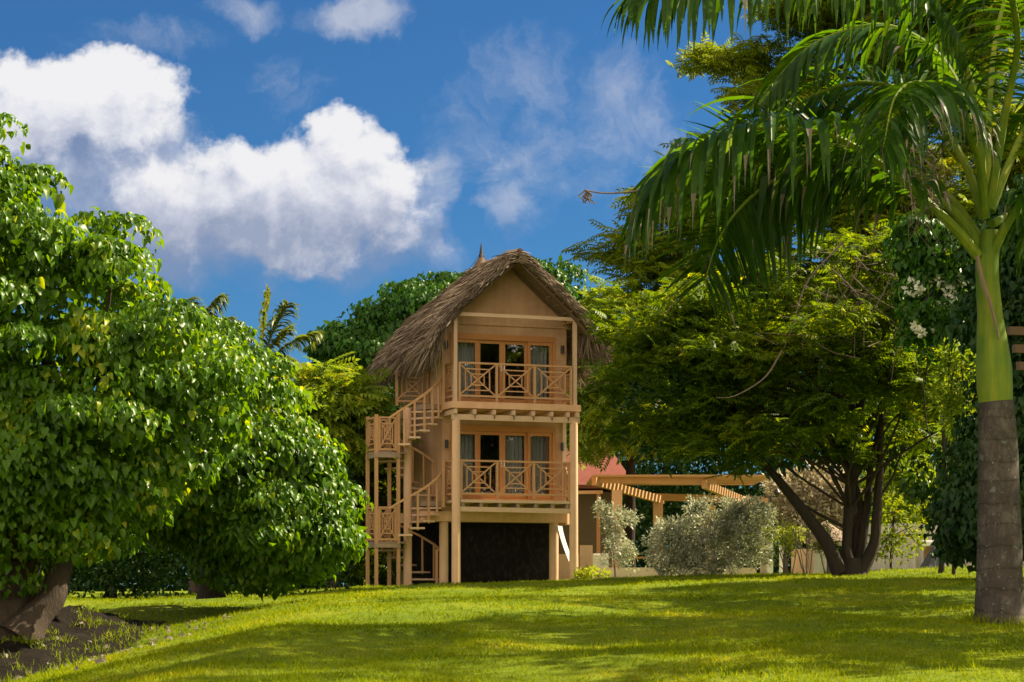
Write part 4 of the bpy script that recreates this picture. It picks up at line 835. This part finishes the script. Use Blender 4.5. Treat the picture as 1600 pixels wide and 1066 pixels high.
FR = [  # px, py, depth offset; leaflet length, width, pairs, droop, first leaflet, stalk radius, forward lean, lift, torn
 ('A', [(1528, 400, -.05), (1495, 360, -.15), (1455, 322, -.3), (1392, 268, -.5), (1300, 212, -.7), (1200, 200, -.85), (1120, 215, -.95), (1050, 262, -1.0), (1000, 330, -1.0)], 1.36, .080, 84, 1.45, .30, .058, .35, .35, .32),
 ('B', [(1530, 372, .1), (1485, 312, .2), (1420, 266, .35), (1330, 250, .5), (1240, 268, .3), (1172, 310, .2), (1125, 370, .15), (1098, 450, .1)], 1.15, .075, 76, .35, .32, .055, .5, .05, .08),
 ('C', [(1536, 340, .15), (1505, 250, .3), (1440, 160, .5), (1350, 130, .7), (1250, 160, .9), (1160, 230, 1.0), (1090, 320, 1.0)], 1.2, .075, 66, 1.2, .28, .05, .6, .2, .2),
 ('D', [(1536, 330, -.1), (1528, 200, -.3), (1495, 70, -.5), (1420, -30, -.8), (1300, -72, -1.0), (1170, -65, -1.2), (1060, -35, -1.3), (985, -5, -1.35)], 1.1, .075, 66, 1.7, .28, .05, .35, .1, .02),
 ('E', [(1546, 320, -.2), (1570, 180, -.5), (1590, 60, -.9), (1565, -40, -1.4), (1500, -80, -1.8), (1420, -60, -2.1)], 1.05, .07, 54, 1.7, .22, .05, .5, .2, .05),
 ('F', [(1550, 395, -.05), (1580, 340, -.2), (1620, 290, -.35), (1690, 250, -.5), (1780, 280, -.6), (1840, 380, -.6)], 1.0, .07, 48, 1.6, .26, .055, .45, .2, .2),
 ('G', [(1548, 330, .2), (1575, 260, .4), (1620, 170, .7), (1690, 100, 1.0), (1780, 110, 1.2), (1840, 200, 1.3)], 1.0, .07, 48, 1.5, .22, .05, .5, .2, .05),
 ('H', [(1542, 320, .2), (1545, 180, .6), (1560, 40, 1.1), (1600, -60, 1.7), (1670, -80, 2.2)], 1.0, .07, 48, 1.4, .22, .05, .5, .2, 0),
 ('I', [(1540, 340, -.15), (1530, 250, -.5), (1490, 170, -1.1), (1440, 130, -1.7), (1400, 150, -2.2), (1380, 230, -2.5)], 1.0, .07, 48, 1.7, .26, .045, .5, .15, .35),
 ('J', [(1550, 350, .25), (1600, 330, .7), (1650, 350, 1.2), (1690, 430, 1.5), (1700, 520, 1.6)], .95, .065, 40, 1.6, .26, .045, .5, .15, .3),
 ('K', [(1532, 385, .05), (1490, 330, .1), (1420, 285, .2), (1330, 232, .3), (1230, 235, .4), (1150, 290, .45), (1090, 380, .45)], 1.0, .08, 56, 1.5, .32, .05, .5, .3, .35),
 ('L', [(1540, 330, 0), (1520, 200, .1), (1470, 90, .2), (1380, 40, .3), (1270, 70, .4), (1190, 150, .45)], 1.0, .07, 52, 1.4, .28, .05, .5, .2, .1)]
g_ = np.random.default_rng(77)
for i, (nm_, path, ll, lw, npr, dr, t0, r0, fw, lf_, torn) in enumerate(FR):
    mb, lf, dry = frond([pp(*q) for q in path], ll, lw, npr, dr, 400 + i, t0, r0, fwd=fw, lift=lf_, torn=torn, face={'B': .92, 'C': .6, 'K': .5, 'D': .35, 'L': .3}.get(nm_, 0.0))
    f_ = mb.build('frond', M['shaft'], palm, off=b); nq = len(lf[1]); lo_ = leafmesh('leaflets', merge([lf, dry]) if dry else lf, 'palm', f_, b)
    if dry: lo_.data.materials.append(L['dry']); lo_.data.polygons.foreach_set('material_index', (np.arange(len(lo_.data.polygons)) >= nq).astype(np.int32))
k = MB(); q = catmull([pp(1006, 297, -1), pp(975, 301, -1), pp(945, 302, -1), (pp(922, 299, -1)), pp(914, 296, -1)], 16); k.tube(q, np.linspace(.010, .005, 16), 6)
for j in range(9):
    s_ = q[15 - (j % 4)]; k.tube([s_, s_ + np.array((rng.normal(0, .04), rng.normal(0, .03), -.05)), s_ + np.array((rng.normal(0, .06), rng.normal(0, .03), -.13))], [.006, .009, .003], 5)
k.build('dry_tip', M['twig'], palm, off=b)
k = MB()
for j in range(60):
    s_ = pp(g_.uniform(1410, 1480), g_.uniform(225, 330), g_.uniform(-.5, .1)); k.tube([s_, s_ + g_.normal(0, .1, 3) - UP * .08, s_ + g_.normal(0, .16, 3) - UP * .28], [.006, .005, .002], 5)
k.build('dry_fibres', M['twig'], palm, off=b)
an = np.linspace(0, 2 * math.pi, 60); leafmesh('tall_grass', tufts(np.stack([b[0] + .27 * np.cos(an), b[1] + .27 * np.sin(an), 0 * an], 1), .13, 14, 5), 'grass', None, (0, 0, 0)); tg_ = bpy.data.objects['tall_grass']; tag(tg_, 'longer uncut grass ringing the foot of the palm', 'grass', kind='stuff')

# trees standing just outside the picture, whose shade falls across the lawn
for i, (x, y, h) in enumerate(((9.6, 18.6, 7.4), (11.4, 27.5, 9.6), (13.2, 33.0, 10.0), (10.3, 23.0, 10.0), (14.6, 21.5, 20.5), (14.8, 31.5, 17.0))):
    gz = float(ground(x, y)); bb_ = np.array((x, y, gz)); t = thing('shade_tree', 'leafy tree just beyond the right edge of the picture, throwing dappled shade on the lawn', 'tree', bb_, 'trees shading the lawn from the right')
    k = MB(); k.tube([bb_ - UP * .2, bb_ + UP * h * .4, bb_ + UP * h * .75], [.2, .15, .08], 10); k.build('trunk', M['bark_dark'], t, off=bb_)
    nc = 105 if i < 4 else 55; u = nrm(rng.normal(0, 1, (nc, 3))); C = bb_ + UP * h * .76 + u * rng.uniform(.35, 1, (nc, 1)) * (2.5, 3.0, 1.9); branches(C, [bb_ + UP * h * .4, bb_ + UP * h * .6], 16, .06, .01, i).build('branches', M['bark_dark'], t, off=bb_)
    leafmesh('crown', clumps_simple(C, u, .42, .24, 40, 200 + i, .5), 'dark', t, bb_)

# ------------------------------------------------------------------ garden structures on the right
def g2(px, D): x = at(px, 0, D)[0]; return x, float(ground(x, D))
PGD = 61.0
x0, gz = g2(964, PGD); pg = thing('pergola', 'wooden pergola with slatted roof and square tan pillars behind the bushes', 'pergola', (x0, PGD, gz)); o = (x0, PGD, gz)
def pb(name, m, *bars):
    k = MB()
    for p, q, w_, h_ in bars: k.bar(p, q, w_, h_)
    return k.build(name, M[m], pg, off=o)
for px, D, top_ in ((964, 61, 766), (1028, 65, 781), (1110, 66, 790)):
    x, z = g2(px, D); k = MB(); zt = at(px, top_, D)[2]; k.box((x - .15, D - .15, z - .2), (x + .15, D + .15, zt)); k.build('pillar', M['post'], pg, off=o)
x, z = g2(935, 62); pb('thin_post', 'wood', ((x, 62, z - .1), (x, 62, at(935, 767, 62)[2]), .11, .11))
pb('edge_beam', 'wood', (at(928, 752, 60.8), at(1036, 782, 65.2), .14, .24)); pb('edge_beam', 'wood', (at(1100, 757, 60.8), at(1175, 788, 65.5), .14, .24))
pb('cross_beam', 'wood', (at(936, 750, 61.0), at(1120, 752, 61.0), .12, .2)); pb('cross_beam', 'wood', (at(1006, 776, 65.0), at(1200, 782, 65.0), .12, .22)); pb('cross_beam', 'pale', (at(880, 770, 61.6), at(942, 769, 61.6), .09, .10))
sl_ = MB()
for i in range(22):
    f = i / 21; z_ = at(0, 747, 61)[2] + .05; y_ = 60.7 + 4.9 * f; sl_.bar((at(925, 0, 61)[0], y_, z_), (at(1205, 0, 61)[0], y_, z_), .13, .06)
sl_.build('roof_slats', M['wood'], pg, off=o)
tb = thing('garden_table', 'wooden table and bench shape half hidden behind the silver bush', 'table', (*g2(1005, 63)[:1], 63, g2(1005, 63)[1])); x, z = g2(1005, 63); o2 = (x, 63, z)
k = MB(); k.box((x - .8, 62.6, z + .70), (x + .8, 63.4, z + .76)); k.build('tabletop', M['door'], tb, off=o2)
for sx in (-.7, .7):
    for sy in (-.3, .3): k = MB(); k.box((x + sx - .04, 63 + sy - .04, z - .05), (x + sx + .04, 63 + sy + .04, z + .698)); k.build('leg', M['door'], tb, off=o2)
# red roofed building behind
RX = at(935, 0, 74)[0]; rz_ = float(ground(RX, 74)); rh = thing('red_roofed_building', 'low building with red tiled roof showing behind the pergola', 'building', (RX, 74, rz_)); o3 = (RX, 74, rz_)
k = MB(); k.box((RX - 1.5, 74, rz_ - .3), (RX + .8, 78, 3.5)); k.build('wall', M['dark_wood'], rh, off=o3)
k = MB(); zt, zb = at(0, 700, 76)[2], at(0, 758, 73.6)[2]; k.add([(RX - 1.9, 73.4, zb), (RX + 1.3, 73.4, zb), (RX + .3, 76, zt + .3), (RX - 1.0, 76, zt + .3), (RX - 1.9, 79, zb), (RX + 1.3, 79, zb), (RX - 1.9, 73.4, zb - .12), (RX + 1.3, 73.4, zb - .12), (RX + 1.3, 79, zb - .12), (RX - 1.9, 79, zb - .12)], [(0, 1, 2, 3), (1, 5, 2), (5, 4, 3, 2), (4, 0, 3), (0, 6, 7, 1), (1, 7, 8, 5), (5, 8, 9, 4), (4, 9, 6, 0), (9, 8, 7, 6)]); k.build('roof', M['red_tile'], rh, off=o3)
def simple(name, label, cat, m, fn, smooth=None):
    k = MB(); fn(k); ob = k.build(name, M[m], smooth=smooth); tag(ob, label, cat); return ob
def wallbox(px0, px1, py, D, th=.2, dz=-.15):
    a, c2 = at(px0, py, D), at(px1, py, D); zg = min(ground(a[0], D), ground(c2[0], D)) + dz
    return lambda k: k.box((a[0], D, zg), (c2[0], D + th, a[2]))
simple('low_wall', 'low tan terrace wall under the bushes in front of the pergola', 'wall', 'cream', wallbox(922, 1182, 887, 57.0, .3))
simple('garden_wall', 'cream garden wall with stepped top right of the white board', 'wall', 'cream', lambda k: (wallbox(868, 905, 866, 62)(k), wallbox(906, 926, 852, 62)(k)))
x, z = g2(938, 60); cb = thing('white_cabinet', 'small white louvred cabinet behind the thin pergola post', 'cabinet', (x, 60, z)); k = MB(); a, c2 = at(926, 865, 60), at(951, 865, 60); k.box((a[0], 60, z - .1), (c2[0], 60.4, a[2])); k.build('body', M['white'], cb, off=(x, 60, z))
for j in range(2):
    k = MB(); mx = (a[0] + c2[0]) / 2; x_a, x_b = ((a[0] + .02, mx - .01), (mx + .01, c2[0] - .02))[j]; k.box((x_a, 59.975, z + .04), (x_b, 59.999, a[2] - .03))
    for s_ in np.linspace(z + .08, a[2] - .07, 8): k.box((x_a + .02, 59.955, s_), (x_b - .02, 59.974, s_ + .03))
    k.build('door', M['white'], cb, off=(x, 60, z))
for px0, px1, py, D, m, lab in ((1189, 1199, 855, 56.0, 'cream', 'narrower cream gate pillar at the end of the silver bush'), (1199.3, 1208, 852, 55.8, 'white', 'pale sunlit gate pillar right of the silver bush'), (1219, 1226, 855, 56.5, 'white', 'thin pale pillar behind the small yellow palm')):
    simple('gate_pillar', lab, 'pillar', m, lambda k, q=(px0, px1, py, D): (wallbox(*q, .22)(k), wallbox(q[0] - .6, q[1] + .6, q[2] - 3, q[3] - .015, .25, (HOR - q[2]) / F * q[3] - float(min(ground(at(q[0], 0, q[3])[0], q[3]), ground(at(q[1], 0, q[3])[0], q[3]))) - .001)(k)))
simple('wall_panel', 'tan wall panel left of the leaning black stem', 'wall', 'post', wallbox(1238, 1271, 858, 57.0, .25))
simple('wall_panel', 'grey rendered wall panel touching the leaning black stem', 'wall', 'concrete', wallbox(1272, 1292, 860, 56.8, .25))
simple('concrete_wall', 'long stained grey concrete wall behind the black tree stems', 'wall', 'concrete', lambda k: (wallbox(1328, 1700, 838, 60.0, .25)(k), wallbox(1326, 1702, 834.5, 59.96, .33, 1.42)(k)))
# kiosk and the covered thing in front of it
x, z = g2(1462, 57); ks = thing('stone_kiosk', 'pale stone counter with slab roof against the grey wall', 'kiosk', (x, 57, z)); o4 = (x, 57, z)
ztop = at(0, 853, 57)[2]
for s_, e in ((1436, 1443), (1483, 1491)): a, c2 = at(s_, 853, 57), at(e, 853, 57); k = MB(); k.box((a[0], 57, z - .1), (c2[0], 57.5, ztop)); k.build('side_wall', M['concrete'], ks, off=o4)
a, c2 = at(1434, 850, 57), at(1492, 850, 57); k = MB(); k.box((a[0], 56.95, ztop + .002), (c2[0], 57.55, ztop + .10)); k.box((a[0] + .15, 57.05, ztop + .102), (c2[0] - .3, 57.45, ztop + .16)); k.build('roof_slab', M['white'], ks, off=o4)
k = MB(); k.box((a[0] + .17, 57.42, z), (c2[0] - .17, 57.49, ztop - .005)); k.build('back_panel', M['wall'], ks, off=o4)
n_, rows = 22, []
zt = at(0, 853, 56.3)[2]
for i, f in enumerate(np.linspace(0, 1, 16)):
    r0 = .30 * (f ** .8) + .03; row = []
    for j in range(n_ * 2):
        an_ = 2 * math.pi * j / (n_ * 2 - 1); fold = 1 + .14 * f * math.sin(an_ * 6 + 1) + .08 * f * math.sin(an_ * 11)
        row.append((at(1461 - 3 * f, 0, 56.3)[0] + r0 * 1.15 * fold * math.cos(an_), 56.3 + r0 * fold * math.sin(an_), zt + (z - .02 - zt) * f))
    rows.append(row)
k = MB(); k.grid(np.array(rows)); ob = k.build('covered_grill', M['tarp'], smooth=True); tag(ob, 'dark grey draped cover peaked like a tent in front of the pale kiosk', 'cover')
# lamp post
x, z = g2(1204, 57.5); lp = thing('lamp_post', 'thin dark lamp post with short cross arms at the right end of the silver bush', 'lamp post', (x, 57.5, z)); o5 = (x, 57.5, z); zt = at(0, 776, 57.5)[2]
k = MB(); k.tube([(x, 57.5, z - .1), (x, 57.5, zt)], [.03, .025], 10); k.build('pole', M['black'], lp, off=o5)
for dz, ll_ in ((0, .2), (-.28, .16)):
    k = MB(); k.bar((x - ll_, 57.5, zt + dz - .02), (x + ll_ * 1.1, 57.5, zt + dz), .03, .03); k.build('arm', M['black'], lp, off=o5)
k = MB(); k.tube([(x + .18, 57.5, zt + .22), (x + .18, 57.5, zt + .12), (x + .18, 57.5, zt + .02)], [.03, .10, .05], 10); k.build('lamp_head', M['black'], lp, off=o5)
# small thatched parasol
x, z = g2(1290, 64); ph = thing('thatched_parasol', 'little straw parasol behind the leaning black stem', 'parasol', (x, 64, z)); o6 = (x, 64, z); zt = at(0, 815, 64)[2]
k = MB(); k.tube([(x, 64, z - .1), (x, 64, zt - .1)], [.05, .05], 8); k.build('pole', M['dark_wood'], ph, off=o6)
k = MB(); k.tube([(x, 64, zt - .62), (x, 64, zt - .3), (x, 64, zt)], [.85, .50, .05], 18, wob=.08); k.build('canopy', M['straw'], ph, off=o6)
# slatted shelter at the far right edge
x, z = g2(1640, 30); sh = thing('slatted_shelter', 'dark timber shelter with slat roof at the right edge behind the palm', 'shelter', (x, 30, z)); o7 = (x, 30, z)
for px, py in ((1576, 517), (1584, 545), (1590, 572)):
    k = MB(); a, c2 = at(px, py, 30), at(1760, py + 6, 30.6); k.bar(a, c2, .09, .12); k.build('slat', M['dark_wood'], sh, off=o7)
k = MB(); k.bar((x, 30.4, z - .2), (x, 30.4, at(0, 515, 30)[2]), .12, .12); k.build('post', M['dark_wood'], sh, off=o7)
g_ = np.random.default_rng(19); n = 260; xx = g_.uniform(-7.2, -3.4, n); yy = g_.uniform(20, 27, n); pt = np.stack([xx, yy, ground(xx, yy)], 1); bz = np.array(bank); iu = np.clip(((xx + 8.2) / 3.9 * 39).astype(int), 0, 39); iv = np.clip(((yy - 19.6) / 10.4 * 43).astype(int), 0, 43); inb = xx < -4.35; pt[inb, 2] = np.maximum(pt[inb, 2], bz[iu[inb], iv[inb], 2]); pt[:, 2] += .03
li = leafmesh('leaf_litter', scatter(T_heart(.25, .3), pt, g_.normal(0, 1, (n, 3)) * (1, 1, .2), nrm(g_.normal(0, .35, (n, 3)) + UP), g_.uniform(.04, .085, n)), 'dry', None, (0, 0, 0)); gp = pt[inb][:170].copy(); gt = np.repeat(gp, 22, 0); gt[:, :2] += g_.normal(0, .09, (len(gt), 2)); gt[:, 2] -= .05
bg_ = leafmesh('bank_grass', scatter((np.array([(-.05, 0, 0), (.05, 0, 0), (.04, .55, .04), (-.04, .55, .04), (0, 1, -.14)]), np.array([(0, 1, 2), (0, 2, 3), (3, 2, 4)])), gt, nrm(g_.normal(0, .5, (len(gt), 3)) + UP), nrm(g_.normal(0, 1, (len(gt), 3))), .11 * g_.uniform(.5, 1.2, len(gt))), 'grass', None, (0, 0, 0)); tag(bg_, 'sparse grass sprouting from the dark earth under the left trees', 'grass', kind='stuff')
tag(li, 'brown leaf litter scattered on the bare earth under the left trees', 'leaf litter', kind='stuff')
# fallen leaves and a bleached stone edge on the lawn
g_ = np.random.default_rng(9); spots = [(290, 988, 22), (278, 992, 22), (262, 1000, 21.5), (240, 1012, 21), (118, 1042, 17.5), (150, 1033, 18), (300, 982, 22.5), (165, 1025, 18.4)]
for i, (px, py, D) in enumerate(spots):
    x = at(px, 0, D)[0]; p = np.array([[x, D, float(ground(x, D)) + .05]]); V, Fc = scatter(T_heart(.25, .3), p, nrm(g_.normal(0, 1, (1, 3)) * (1, 1, .2) + (0, -.3, .2)), nrm(g_.normal(0, .3, (1, 3)) + UP + (0, -.7, 0)), np.array([g_.uniform(.06, .11)]))
    ob = link('fallen_leaf', mesh_np('fallen_leaf', V, Fc), L['dry']); tag(ob, 'dry curled leaf lying on the grass slope below the left trees', 'leaf', 'fallen leaves on the left slope')
